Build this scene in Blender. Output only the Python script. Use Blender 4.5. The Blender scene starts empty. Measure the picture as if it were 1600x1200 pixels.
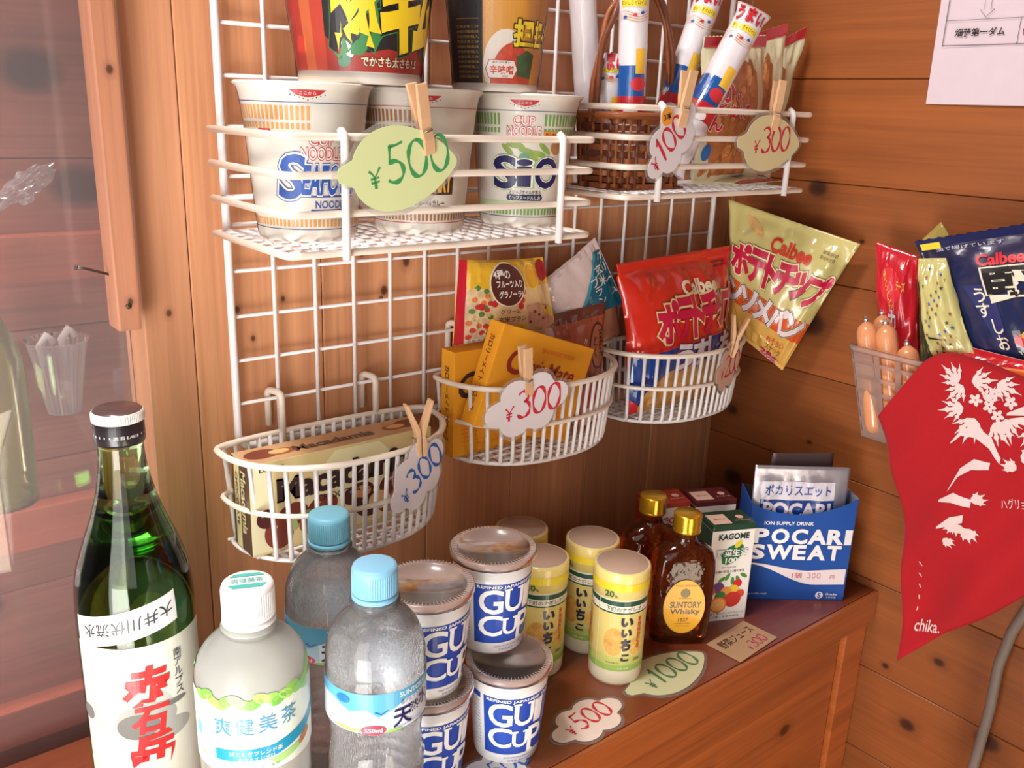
import bpy, bmesh, math, random
from mathutils import Vector, Matrix, noise
PI = math.pi
S = bpy.context.scene
COL = S.collection
random.seed(7)

# ------------------------------------------------------------------ camera, light, exposure
cam_d = bpy.data.cameras.new('camera'); cam = bpy.data.objects.new('camera', cam_d); COL.objects.link(cam)
cam_d.sensor_width = 36; cam_d.lens = 31.5; cam_d.clip_start = .01; cam_d.clip_end = 50
EYE = Vector((-.8797, -.6762, .4945))
cam.matrix_world = Matrix(((.7816, .1555, -.6041, EYE.x), (-.6227, .2510, -.7411, EYE.y), (.0364, .9555, .2928, EYE.z), (0, 0, 0, 1)))
S.camera = cam
W = bpy.data.worlds.new('world'); S.world = W; W.use_nodes = True
W.node_tree.nodes['Background'].inputs[0].default_value = (1.0, .80, .66, 1)
W.node_tree.nodes['Background'].inputs[1].default_value = .07
def area(name, loc, target, sx, sy, power, color):
    d = bpy.data.lights.new(name, 'AREA'); d.shape = 'RECTANGLE'; d.size = sx; d.size_y = sy; d.energy = power; d.color = color
    o = bpy.data.objects.new(name, d); COL.objects.link(o); o.location = loc
    o.rotation_euler = (Vector(target) - Vector(loc)).to_track_quat('-Z', 'Y').to_euler(); return o
area('window_daylight', (-1.18, -.50, .16), (-.92, .10, .20), .40, .80, 5.3, (1.0, .975, .97))
area('front_daylight', (-1.22, -1.20, .50), (-.95, 0, .22), .6, .8, 2.4, (1.0, .96, .94))
area('low_warm_fill', (-.62, -1.25, -.42), (0, -.48, -.10), .4, .5, 4.6, (1.0, .88, .68))  # added warm lamp lifting the lower right wall; no doorway is known
area('gap_top_fill', (-1.0, .13, 1.42), (-.85, .18, .2), .9, .10, 45, (1, .93, .90))  # added lamp that lights the boards behind the glass from above
area('low_window_daylight', (-1.20, -.62, -.10), (-.72, -.15, .12), .4, .5, 6.5, (1, .98, .96))
area('gap_side_fill', (-1.62, .115, .25), (-.7, .19, .3), .10, 1.2, 14, (1, .93, .90))  # added lamp at the gap's end, brightening the boards behind the glass
S.view_settings.view_transform = 'Standard'; S.view_settings.look = 'None'; S.view_settings.exposure = 0.0
S.view_settings.gamma = 1; S.view_settings.use_curve_mapping = False

# ------------------------------------------------------------------ materials
def lin(c): return tuple(((x/255)/12.92 if x/255 <= .04045 else ((x/255+.055)/1.055)**2.4) for x in c)
MATS = {}
def M(name, rgb=(200, 200, 200), rough=.5, metal=0, coat=0, trans=0, ior=1.45, var=.06, scale=60, bump=0, alpha=1, sheen=0, sss=0):
    if name in MATS: return MATS[name]
    m = bpy.data.materials.new(name); m.use_nodes = True; nt = m.node_tree; b = nt.nodes['Principled BSDF']
    c = lin(rgb)
    tc = nt.nodes.new('ShaderNodeTexCoord'); nz = nt.nodes.new('ShaderNodeTexNoise'); nz.inputs['Scale'].default_value = scale
    nt.links.new(tc.outputs['Object'], nz.inputs['Vector'])
    mx = nt.nodes.new('ShaderNodeMix'); mx.data_type = 'RGBA'
    mx.inputs[6].default_value = (*[x*(1-var) for x in c], 1); mx.inputs[7].default_value = (*[min(1, x*(1+var)) for x in c], 1)
    nt.links.new(nz.outputs[0], mx.inputs[0]); nt.links.new(mx.outputs[2], b.inputs['Base Color'])
    b.inputs['Roughness'].default_value = rough; b.inputs['Metallic'].default_value = metal
    b.inputs['Coat Weight'].default_value = coat; b.inputs['Coat Roughness'].default_value = .08
    b.inputs['Transmission Weight'].default_value = trans; b.inputs['IOR'].default_value = ior; b.inputs['Alpha'].default_value = alpha
    b.inputs['Sheen Weight'].default_value = sheen
    if sss: b.inputs['Subsurface Weight'].default_value = sss; b.inputs['Subsurface Scale'].default_value = .004
    if bump:
        bp = nt.nodes.new('ShaderNodeBump'); bp.inputs['Strength'].default_value = bump; bp.inputs['Distance'].default_value = .002
        nt.links.new(nz.outputs[0], bp.inputs['Height']); nt.links.new(bp.outputs[0], b.inputs['Normal'])
    MATS[name] = m; return m
def P(r, g, b_, kind='print'):                              # printing ink / foil of one colour
    n = '%s_%d_%d_%d' % (kind, r, g, b_)
    if kind == 'print': return M(n, (r, g, b_), .38, coat=.25, var=.03)
    if kind == 'film': return M(n, (r, g, b_), .25, coat=.7, var=.05, bump=.25, scale=90)
    if kind == 'paper': return M(n, (r, g, b_), .8, var=.04)
    if kind == 'marker': return M(n, (r, g, b_), .6, var=.12, scale=300)
    if kind == 'foil': return M(n, (r, g, b_), .28, metal=.85, var=.08, bump=.4, scale=70)
    if kind == 'food': return M(n, (r, g, b_), .5, var=.45, scale=160, bump=.6, coat=.3)
def clear(name, rgb, opac=.25, rough=.08, gloss=.2):
    """thin clear film or plastic: see-through with a veil of its own colour and a sheen"""
    if name in MATS: return MATS[name]
    m = bpy.data.materials.new(name); m.use_nodes = True; nt = m.node_tree; n = nt.nodes; n.clear(); L = nt.links.new
    out = n.new('ShaderNodeOutputMaterial'); tr = n.new('ShaderNodeBsdfTransparent'); tr.inputs[0].default_value = (*[.55+.45*x for x in lin(rgb)], 1)
    df = n.new('ShaderNodeBsdfPrincipled'); df.inputs['Base Color'].default_value = (*lin(rgb), 1); df.inputs['Roughness'].default_value = .4
    tl = n.new('ShaderNodeBsdfTranslucent'); tl.inputs[0].default_value = (*lin(rgb), 1)
    gl = n.new('ShaderNodeBsdfGlossy'); gl.inputs['Roughness'].default_value = rough
    a = n.new('ShaderNodeMixShader'); a.inputs[0].default_value = .5; L(df.outputs[0], a.inputs[1]); L(tl.outputs[0], a.inputs[2])
    b = n.new('ShaderNodeMixShader'); b.inputs[0].default_value = opac; L(tr.outputs[0], b.inputs[1]); L(a.outputs[0], b.inputs[2])
    fr = n.new('ShaderNodeLayerWeight'); fr.inputs[0].default_value = gloss
    c = n.new('ShaderNodeMixShader'); L(fr.outputs['Fresnel'], c.inputs[0]); L(b.outputs[0], c.inputs[1]); L(gl.outputs[0], c.inputs[2])
    L(c.outputs[0], out.inputs[0]); MATS[name] = m; return m

def wood(name, rgb, dark, axis, knots=(), rough=.5, coat=.15, grain=.55, hue=.12):
    """procedural pine: grain along axis, soft growth bands, knots at the given world points (x, y, z, r)"""
    m = bpy.data.materials.new(name); m.use_nodes = True; nt = m.node_tree; n = nt.nodes; L = nt.links.new; b = n['Principled BSDF']
    geo = n.new('ShaderNodeNewGeometry'); oi = n.new('ShaderNodeObjectInfo')
    off = n.new('ShaderNodeVectorMath'); off.operation = 'MULTIPLY_ADD'
    cmb = n.new('ShaderNodeCombineXYZ')
    for i in range(3): L(oi.outputs['Random'], cmb.inputs[i])
    off.inputs[1].default_value = (3, 3, 3); L(cmb.outputs[0], off.inputs[0]); L(geo.outputs['Position'], off.inputs[2])
    def stretch(vec, lo, hi):
        s = n.new('ShaderNodeVectorMath'); s.operation = 'MULTIPLY'
        v = [hi]*3; v['xyz'.index(axis)] = lo; s.inputs[1].default_value = v; L(vec, s.inputs[0]); return s.outputs[0]
    # knot field: 0 far away, 1 at a knot's centre; it also bends the grain
    field = None
    for k in knots:
        d = n.new('ShaderNodeVectorMath'); d.operation = 'SUBTRACT'; L(geo.outputs['Position'], d.inputs[0]); d.inputs[1].default_value = k[:3]
        sc = n.new('ShaderNodeVectorMath'); sc.operation = 'MULTIPLY'; v = [1/k[3]]*3; v['xyz'.index(axis)] = .75/k[3]; sc.inputs[1].default_value = v; L(d.outputs[0], sc.inputs[0])
        ln = n.new('ShaderNodeVectorMath'); ln.operation = 'LENGTH'; L(sc.outputs[0], ln.inputs[0])
        if field is None: field = ln.outputs['Value']
        else:
            mn = n.new('ShaderNodeMath'); mn.operation = 'MINIMUM'; L(field, mn.inputs[0]); L(ln.outputs['Value'], mn.inputs[1]); field = mn.outputs[0]
    g1 = n.new('ShaderNodeTexNoise'); g1.inputs['Scale'].default_value = 1; g1.inputs['Detail'].default_value = 5; L(stretch(off.outputs[0], 7, 330), g1.inputs['Vector'])
    g2 = n.new('ShaderNodeTexNoise'); g2.inputs['Scale'].default_value = 1; g2.inputs['Detail'].default_value = 3; g2.inputs['Distortion'].default_value = .6; L(stretch(off.outputs[0], 2.2, 42), g2.inputs['Vector'])
    mix = n.new('ShaderNodeMath'); mix.operation = 'MULTIPLY_ADD'; mix.inputs[1].default_value = .45; L(g1.outputs[0], mix.inputs[0])
    h = n.new('ShaderNodeMath'); h.operation = 'MULTIPLY'; h.inputs[1].default_value = .55; L(g2.outputs[0], h.inputs[0]); L(h.outputs[0], mix.inputs[2])
    r = n.new('ShaderNodeValToRGB'); L(mix.outputs[0], r.inputs[0])
    c = lin(rgb); dk = lin(dark)
    r.color_ramp.elements[0].position = .34; r.color_ramp.elements[0].color = (*[c[i]*(1-grain)+dk[i]*grain for i in range(3)], 1)
    r.color_ramp.elements[1].position = .66; r.color_ramp.elements[1].color = (*[x*1.10 for x in c], 1)
    col = r.outputs[0]
    if field is not None:
        kr = n.new('ShaderNodeValToRGB'); md = n.new('ShaderNodeMath'); md.operation = 'MULTIPLY'; md.inputs[1].default_value = .33; L(field, md.inputs[0]); L(md.outputs[0], kr.inputs[0])
        e = kr.color_ramp.elements; e[0].position = 0; e[0].color = (1, 1, 1, 1); e[1].position = .9; e[1].color = (0, 0, 0, 1)
        for p, v in ((.24, .9), (.34, .55), (.42, .25)): q = e.new(p); q.color = (v, v, v, 1)
        km = n.new('ShaderNodeMix'); km.data_type = 'RGBA'; L(kr.outputs[0], km.inputs[0]); L(col, km.inputs[6]); km.inputs[7].default_value = (*[x*.42 for x in dk], 1); col = km.outputs[2]
    hs = n.new('ShaderNodeHueSaturation'); mr = n.new('ShaderNodeMapRange'); mr.inputs[3].default_value = 1-hue; mr.inputs[4].default_value = 1+hue
    L(oi.outputs['Random'], mr.inputs[0]); L(mr.outputs[0], hs.inputs['Value']); L(col, hs.inputs['Color']); L(hs.outputs[0], b.inputs['Base Color'])
    bp = n.new('ShaderNodeBump'); bp.inputs['Strength'].default_value = .12; bp.inputs['Distance'].default_value = .001; L(g1.outputs[0], bp.inputs['Height']); L(bp.outputs[0], b.inputs['Normal'])
    b.inputs['Roughness'].default_value = rough; b.inputs['Coat Weight'].default_value = coat; b.inputs['Coat Roughness'].default_value = .3
    return m

# ------------------------------------------------------------------ mesh helpers
def link(name, me, mats, parent=None, smooth=False):
    if not isinstance(mats, (list, tuple)): mats = [mats]
    for m in mats: me.materials.append(m)
    if smooth:
        for p in me.polygons: p.use_smooth = True
    o = bpy.data.objects.new(name, me); COL.objects.link(o)
    if parent is not None: o.parent = parent
    return o
def obj(name, bm, mats, parent=None, smooth=False):
    me = bpy.data.meshes.new(name); bm.to_mesh(me); bm.free(); return link(name, me, mats, parent, smooth)
def thing(name, label, cat, group=None, loc=(0, 0, 0), rz=0):
    o = bpy.data.objects.new(name, None); COL.objects.link(o); o.location = loc; o.rotation_euler = (0, 0, rz); o.empty_display_size = .01
    return tag(o, label, cat, group)
def tag(o, label, cat, group=None):
    o['label'] = label; o['category'] = cat
    if group: o['group'] = group
    return o
def struct(o): o['kind'] = 'structure'; return o
def box(bm, a, b, mi=0, bev=0):
    x0, y0, z0 = a; x1, y1, z1 = b
    v = [bm.verts.new(p) for p in ((x0,y0,z0),(x1,y0,z0),(x1,y1,z0),(x0,y1,z0),(x0,y0,z1),(x1,y0,z1),(x1,y1,z1),(x0,y1,z1))]
    fs = [bm.faces.new([v[i] for i in f]) for f in ((0,3,2,1),(4,5,6,7),(0,1,5,4),(1,2,6,5),(2,3,7,6),(3,0,4,7))]
    for f in fs: f.material_index = mi
    if bev:
        es = list({e for f in fs for e in f.edges}); bmesh.ops.bevel(bm, geom=es, offset=bev, segments=2, affect='EDGES', profile=.6)
def boxobj(name, a, b, mat, parent=None, bev=.001):
    bm = bmesh.new(); box(bm, a, b, 0, bev); return obj(name, bm, mat, parent)
def tube(bm, pts, r, closed=False, seg=8, mi=0, cap=True, radii=None):
    pts = [Vector(p) for p in pts]; n = len(pts); rings = []; up = None
    for i, p in enumerate(pts):
        if closed: t = pts[(i+1) % n]-pts[i-1]
        else: t = pts[min(i+1, n-1)]-pts[max(i-1, 0)]
        t.normalize()
        if up is None: up = t.orthogonal().normalized()
        else: up = (up-t*up.dot(t)).normalized()
        bi = t.cross(up); rr = radii[i] if radii else r
        rings.append([bm.verts.new(p+(up*math.cos(2*PI*k/seg)+bi*math.sin(2*PI*k/seg))*rr) for k in range(seg)])
    for i in range(n if closed else n-1):
        A = rings[i]; B = rings[(i+1) % n]; sh = 0
        if closed and i == n-1:
            sh = min(range(seg), key=lambda s: (A[0].co-B[s].co).length)
        for k in range(seg):
            f = bm.faces.new((A[k], A[(k+1) % seg], B[(k+1+sh) % seg], B[(k+sh) % seg])); f.smooth = True; f.material_index = mi
    if cap and not closed:
        bm.faces.new(rings[0][::-1]); bm.faces.new(rings[-1])
def wire(name, pts, r, mat, parent, closed=False, seg=8):
    bm = bmesh.new(); tube(bm, pts, r, closed, seg); return obj(name, bm, mat, parent)
def rounded(pts, r, closed=False, n=5):
    """round the corners of a polyline"""
    pts = [Vector(p) for p in pts]; out = []; N = len(pts)
    for i, p in enumerate(pts):
        if not closed and i in (0, N-1): out.append(p); continue
        a = pts[i-1]; b = pts[(i+1) % N]; d1 = (a-p); d2 = (b-p); l = min(r, d1.length*.49, d2.length*.49)
        p1 = p+d1.normalized()*l; p2 = p+d2.normalized()*l
        for k in range(n+1):
            t = k/n; out.append(p1*(1-t)**2+p*2*t*(1-t)+p2*t*t)
    return out
def lathe(bm, prof, seg=64, mi=0, c=(0, 0), mis=None):
    """prof: list of (r, z); closed at r=0 ends"""
    rings = []
    for r, z in prof:
        if r < 1e-6: rings.append([bm.verts.new((c[0], c[1], z))])
        else: rings.append([bm.verts.new((c[0]+r*math.cos(2*PI*k/seg), c[1]+r*math.sin(2*PI*k/seg), z)) for k in range(seg)])
    for i in range(len(rings)-1):
        A, B = rings[i], rings[i+1]; m = mis[i] if mis else mi
        for k in range(seg):
            k2 = (k+1) % seg
            if len(A) == 1 and len(B) == 1: continue
            if len(A) == 1: f = bm.faces.new((A[0], B[k2], B[k]))
            elif len(B) == 1: f = bm.faces.new((A[k], A[k2], B[0]))
            else: f = bm.faces.new((A[k], A[k2], B[k2], B[k]))
            f.smooth = True; f.material_index = m
def sm(prof, k=4):
    """Catmull-Rom refinement of a profile"""
    out = []; n = len(prof)
    for i in range(n-1):
        p0 = prof[max(i-1, 0)]; p1 = prof[i]; p2 = prof[i+1]; p3 = prof[min(i+2, n-1)]
        for j in range(k):
            t = j/k
            out.append(tuple(.5*((2*p1[a])+(-p0[a]+p2[a])*t+(2*p0[a]-5*p1[a]+4*p2[a]-p3[a])*t*t+(-p0[a]+3*p1[a]-3*p2[a]+p3[a])*t**3) for a in (0, 1)))
    out.append(prof[-1]); return out
def dup(root, loc=None, rz=None, label=None, group=None):
    r = root.copy(); COL.objects.link(r)
    if loc is not None: r.location = loc
    if rz is not None: r.rotation_euler = (0, 0, rz)
    if label: r['label'] = label
    if group: r['group'] = group
    for ch in list(root.children):
        c = ch.copy(); COL.objects.link(c); c.parent = r
        for g in list(ch.children):
            d = g.copy(); COL.objects.link(d); d.parent = c
    return r

# ------------------------------------------------------------------ flat art (print, lettering, handwriting) laid on surfaces
TX = {}
def textgeo(s, bold=0.0, serif=False):
    k = (s, round(bold, 4))
    if k not in TX:
        c = bpy.data.curves.new('lettering', 'FONT'); c.body = s; c.resolution_u = 3; c.offset = bold
        o = bpy.data.objects.new('lettering', c); m = bpy.data.meshes.new_from_object(o)
        TX[k] = ([(v.co.x, v.co.y) for v in m.vertices], [tuple(p.vertices) for p in m.polygons])
        bpy.data.objects.remove(o); bpy.data.curves.remove(c); bpy.data.meshes.remove(m)
    return TX[k]
def tbounds(s):
    v, _ = textgeo(s, 0); return min(p[0] for p in v), min(p[1] for p in v), max(p[0] for p in v), max(p[1] for p in v)
class Art:
    def __init__(s): s.f = []; s.mats = []
    def mi(s, m):
        if m not in s.mats: s.mats.append(m)
        return s.mats.index(m)
    def poly(s, pts, m, L=1): s.f.append(([tuple(p) for p in pts], [tuple(range(len(pts)))], s.mi(m), L)); return s
    def rect(s, x0, y0, x1, y1, m, L=1): return s.poly([(x0, y0), (x1, y0), (x1, y1), (x0, y1)], m, L)
    def oval(s, cx, cy, rx, ry, m, L=1, rot=0, n=28):
        return s.poly([(cx+rx*math.cos(t)*math.cos(rot)-ry*math.sin(t)*math.sin(rot), cy+rx*math.cos(t)*math.sin(rot)+ry*math.sin(t)*math.cos(rot)) for t in [2*PI*k/n for k in range(n)]], m, L)
    def text(s, t, cx, cy, w, h, m, L=3, bold=.0, outline=None, rot=0, shear=0, ol=None):
        """fit the string into a w x h box centred on (cx, cy)"""
        x0, y0, x1, y1 = tbounds(t); sx = w/(x1-x0); sy = h/(y1-y0); ca, sa = math.cos(rot), math.sin(rot)
        k_ = .5 if any(ord(c) > 0x3000 for c in t) else .8
        def put(bd, mm, LL):
            v, f = textgeo(t, bd*k_ if bd == bold else bold*k_+(bd-bold)*.62); q = []
            for x, y in v:
                X = (x-(x0+x1)/2)*sx; Y = (y-(y0+y1)/2)*sy; X += Y*shear
                q.append((cx+X*ca-Y*sa, cy+X*sa+Y*ca))
            s.f.append((q, f, s.mi(mm), LL))
        if outline:
            for i, (mm, bd) in enumerate(outline): put(bold+bd, mm, L-(i+1)*.5)
        put(bold, m, L); return s
    def vtext(s, t, cx, y1, cw, ch, m, L=3, bold=0, gap=1.08, **k):
        for i, c in enumerate(t):
            x0, a, x1, b = tbounds(c); ww = min(1, (x1-x0)/.85)*cw; hh = min(1, (b-a)/.85)*ch
            s.text(c, cx, y1-ch*gap*(i+.5), ww, hh, m, L, bold, **k)
        return s
    def stroke(s, pts, w, m, L=3, rot=0, org=(0, 0), sc=1, closed=False):
        ca, sa = math.cos(rot), math.sin(rot)
        p = [(org[0]+(x*ca-y*sa)*sc, org[1]+(x*sa+y*ca)*sc) for x, y in pts]
        n = len(p); l = []; r = []
        for i in range(n):
            a = p[i-1] if (i or closed) else p[i]; b = p[(i+1) % n] if (i < n-1 or closed) else p[i]
            dx, dy = b[0]-a[0], b[1]-a[1]; q = math.hypot(dx, dy) or 1; nx, ny = -dy/q, dx/q
            ww = w*.5*(.75+.35*math.sin(3+i*1.3)) if not closed else w*.5
            l.append((p[i][0]+nx*ww, p[i][1]+ny*ww)); r.append((p[i][0]-nx*ww, p[i][1]-ny*ww))
        k = l+r; fs = [(i+n, (i+1) % n+n, (i+1) % n, i) for i in range(n if closed else n-1)]
        s.f.append((k, fs, s.mi(m), L)); return s
    def build(s, name, fn, parent, cu=None, cv=None, step=.0002):
        """fn(u, v, h) -> 3-D point at height h over the surface; cu, cv = grid steps to cut at"""
        bm = bmesh.new(); lay = bm.verts.layers.float.new('L')
        for pts, faces, mi, L in s.f:
            vs = [bm.verts.new((p[0], p[1], 0)) for p in pts]
            for v in vs: v[lay] = L
            for f in faces:
                try: q = bm.faces.new([vs[i] for i in f]); q.material_index = mi
                except ValueError: pass
        for ax, st in ((0, cu), (1, cv)):
            if not st: continue
            lo = min(v.co[ax] for v in bm.verts); hi = max(v.co[ax] for v in bm.verts); k = math.floor(lo/st)+1
            while k*st < hi:
                co = [0, 0, 0]; co[ax] = k*st; no = [0, 0, 0]; no[ax] = 1
                g = [v for v in bm.verts if abs(v.co[ax]-k*st) < 9] # all
                es = [e for e in bm.edges if (e.verts[0].co[ax]-k*st)*(e.verts[1].co[ax]-k*st) < 0]
                if es:
                    fs = {f for e in es for f in e.link_faces}; vv = {v for f in fs for v in f.verts}; ee = {e for f in fs for e in f.edges}
                    bmesh.ops.bisect_plane(bm, geom=list(vv)+list(ee)+list(fs), plane_co=co, plane_no=no, dist=1e-9)
                k += 1
        for v in bm.verts: v.co = fn(v.co.x, v.co.y, v[lay]*step+.00008)
        bmesh.ops.recalc_face_normals(bm, faces=bm.faces) if False else None
        return obj(name, bm, s.mats, parent)
def cyl_map(R, rad, a0=0, zoff=0):
    """u = arc length on radius R (u grows to the viewer's right), v = height; rad(v) = true radius"""
    return lambda u, v, h: Vector(((rad(v)+h)*math.cos(a0+u/R), (rad(v)+h)*math.sin(a0+u/R), v+zoff))
def plane_map(o, U, V):
    o, U, V = Vector(o), Vector(U).normalized(), Vector(V).normalized(); N = U.cross(V).normalized()
    return lambda u, v, h: o+U*u+V*v+N*h
def facing(x, y): return math.atan2(EYE.y-y, EYE.x-x)
# handwritten numerals (unit height, pen strokes)
def arc(cx, cy, rx, ry, a, b, n=14): return [(cx+rx*math.cos(math.radians(a+(b-a)*i/n)), cy+ry*math.sin(math.radians(a+(b-a)*i/n))) for i in range(n+1)]
GL = {'0': [arc(.3, .5, .27, .47, 80, 445, 20)], '1': [[(.12, .75), (.22, .9), (.27, 1), (.26, .7), (.24, .3), (.2, 0)]],
      '5': [[(.2, .97), (.17, .75), (.14, .52)]+arc(.26, .3, .27, .27, 110, -140, 14), [(.18, .95), (.38, .95), (.58, 1)]],
      '3': [arc(.26, .76, .22, .2, 150, -80, 10)+arc(.28, .3, .28, .29, 75, -150, 14)],
      '2': [arc(.27, .75, .22, .22, 160, -30, 10)+[(.3, .35), (.05, .03), (.15, .05), (.35, .04), (.58, .05)]],
      'Y': [[(.05, .78), (.2, .62), (.3, .45)], [(.6, .85), (.45, .65), (.3, .45), (.3, .2), (.3, 0)], [(.1, .42), (.3, .43), (.5, .44)], [(.1, .25), (.3, .26), (.5, .27)]]}
def price(art, s, x, y, h, m, w=.11, rot=0, L=3, adv=.68, ys=.6):
    """s like '500': a yen sign and digits, starting at (x, y), digit height h"""
    ca, sa = math.cos(rot), math.sin(rot); cx = 0
    for k, ch in enumerate('Y'+s):
        sc = h*(ys if ch == 'Y' else 1)
        for st in GL[ch]: art.stroke(st, w*h*(.7 if ch == 'Y' else 1), m, L, rot, (x+cx*ca, y+cx*sa), sc)
        cx += (adv*h*(.75 if ch == 'Y' else (.72 if ch == '1' else 1)))
def cloud(w, h, lobes):
    out = []
    for k in range(72):
        t = 2*PI*k/72; d = (math.cos(t), math.sin(t)); best = .2
        for cx, cy, r in lobes:
            b = d[0]*cx+d[1]*cy; disc = b*b-(cx*cx+cy*cy-r*r)
            if disc > 0: best = max(best, b+math.sqrt(disc))
        out.append((d[0]*best*w, d[1]*best*h))
    return out
CLOUD = cloud(1, 1, [(-.68, -.1, .3), (-.28, .28, .36), (.25, .38, .36), (.68, .12, .33), (.32, -.3, .36), (-.25, -.36, .36)])
def lemonshape():
    pts = []
    for k in range(64):
        t = 2*PI*k/64; x = .78*math.cos(t); y = .62*math.sin(t)*(1-.12*math.cos(t))
        if x > .3: x = .3+(x-.3)*1.45; y *= 1-.9*((x-.3)/.7)**2*.45
        pts.append((x, y))
    # stem on the left
    return [p for p in pts if not (p[0] < -.70 and abs(p[1]) < .22)][:0] or [(x if not (x < -.70 and abs(y) < .2) else -1.0+.05*abs(y)*5, y if not (x < -.7 and abs(y) < .2) else y*.75) for x, y in pts]
LEMON = [(x, y/.62) for x, y in lemonshape()]
CLOUD = [(x, y/.74) for x, y in CLOUD]
def slab(bm, pts, fn, h0, h1, mi=0):
    a = [bm.verts.new(fn(x, y, h0)) for x, y in pts]; b = [bm.verts.new(fn(x, y, h1)) for x, y in pts]; n = len(pts)
    bm.faces.new(b).material_index = mi; bm.faces.new(a[::-1]).material_index = mi
    for i in range(n): bm.faces.new((a[i], a[(i+1) % n], b[(i+1) % n], b[i])).material_index = mi
def price_tag(label, center, U, V, w, h, shape, paper, digits, ink, dh, start, rot=0, group='laminated price tags', margin=.0035, extra=None, film=True, dw=.11, adv=.68):
    """a laminated handwritten price card: clear film, paper core, pen writing"""
    U = Vector(U).normalized(); N = U.cross(Vector(V)).normalized(); V = N.cross(U); c = Vector(center)
    t = thing('price_tag', label, 'price tag', group, c)
    fn = plane_map((0, 0, 0), U, V)
    pts = [(x*w/2, y*h/2) for x, y in shape]
    if film:
        big = [(x*(1+2*margin/w), y*(1+2*margin/h)) for x, y in pts]
        bm = bmesh.new(); slab(bm, big, fn, 0, .0007); obj('laminate_film', bm, clear('laminate', (235, 235, 230), .16, .15, .1), t)
    bm = bmesh.new(); slab(bm, pts, fn, .0002, .0009); obj('paper_card', bm, paper, t)
    a = Art(); price(a, digits, start[0]*w/2, start[1]*h/2, dh*1.12, ink, dw, rot, 1, adv)
    if extra: extra(a)
    a.build('handwriting', lambda u, v, hh: fn(u, v, hh+.0009), t); return t
def clothespin(label, tip, direction, facing_n, L=.046, w=.009, spread=.16, group='wooden clothespins'):
    """tip = jaw end; direction = from jaws to handles; facing_n = normal of the broad front leg"""
    t = thing('clothespin', label, 'clothespin', group, tip)
    Z = Vector(direction).normalized(); X = Z.cross(Vector(facing_n)).normalized(); N = X.cross(Z)
    wm = M('pin_wood', (214, 170, 128), .7, var=.14, scale=90)
    for s in (1, -1):
        bm = bmesh.new(); prof = [(0, .0006), (.010, .0007), (.018, .0004), (.024, .0008), (L, .0008+spread*(L-.02))]
        th = [.0025, .0042, .003, .0042, .0022]
        ring = []
        for (z, o), tk in zip(prof, th):
            ring.append([bm.verts.new(Z*z+X*sx*w/2+N*s*q) for sx, q in ((-1, o), (1, o), (1, o+tk), (-1, o+tk))])
        for a, b in zip(ring, ring[1:]):
            for k in range(4): bm.faces.new((a[k], a[(k+1) % 4], b[(k+1) % 4], b[k]))
        bm.faces.new(ring[0][::-1]); bm.faces.new(ring[-1]); bmesh.ops.recalc_face_normals(bm, faces=bm.faces)
        bmesh.ops.bevel(bm, geom=bm.edges[:], offset=.0004, segments=1, affect='EDGES')
        obj('wood_leg', bm, wm, t)
    bm = bmesh.new(); pts = []
    for k in range(60):
        a = k/60*2*PI*4; pts.append(Z*(.018+.0017*math.cos(a))+N*.0017*math.sin(a)+X*(-w*.42+w*.84*k/59))
    tube(bm, pts, .0005, seg=5)
    for s in (1, -1):
        tube(bm, [Z*.018+N*s*.001+X*s*w*.42, Z*.016+N*s*.0048+X*s*w*.42, Z*.0155+N*s*.0052-X*s*w*.45], .0005, seg=5)
    obj('spring', bm, M('spring_steel', (170, 168, 165), .3, metal=1), t); return t

# ------------------------------------------------------------------ the room
PINE = wood('pine_back_wall', (206, 146, 104), (130, 72, 40), 'z', [(-.455, 0, .362, .0035), (-.478, 0, .338, .0032), (-.481, 0, .331, .002), (-.50, 0, .372, .0022), (-.39, 0, .18, .004), (-.30, 0, .172, .0035), (-.612, 0, .335, .0022), (-.60, 0, .31, .0018), (-.573, 0, .34, .0018), (-.672, 0, .30, .0018), (-.44, 0, .52, .006), (-.25, 0, .345, .003)], grain=.36)
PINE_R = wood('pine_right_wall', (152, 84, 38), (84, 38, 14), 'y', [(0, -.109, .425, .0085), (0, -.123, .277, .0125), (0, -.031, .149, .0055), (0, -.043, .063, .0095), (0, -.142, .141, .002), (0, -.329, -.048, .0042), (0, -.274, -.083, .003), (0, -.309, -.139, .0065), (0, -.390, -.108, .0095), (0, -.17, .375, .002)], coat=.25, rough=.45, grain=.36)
PINE_C = wood('pine_counter', (184, 98, 46), (100, 44, 18), 'x', [(-.130, -.24, -.130, .0065), (-.125, -.24, -.190, .006), (-.26, -.24, -.12, .005)], coat=.45, rough=.35)
PINE_T = wood('pine_counter_top', (136, 66, 38), (78, 32, 16), 'x', coat=.5, rough=.32, grain=.4)
PINE_F = wood('pine_frame', (202, 142, 104), (140, 82, 46), 'z', [(-.665, 0, .338, .002), (-.699, -.025, .51, .0022), (-.699, -.025, .355, .0018)], grain=.36)
PINE_W = wood('pine_beyond_glass', (190, 118, 90), (84, 40, 34), 'x', [(-.700, .2, .511, .0175), (-.671, .2, .415, .0175), (-.80, .2, .27, .008), (-.79, .2, .03, .01)], grain=.35)
PINE_D = wood('pine_rail', (214, 116, 78), (150, 84, 54), 'x', grain=.3)
DARKGAP = M('shadow_gap_board', (40, 20, 10), .9)

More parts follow.
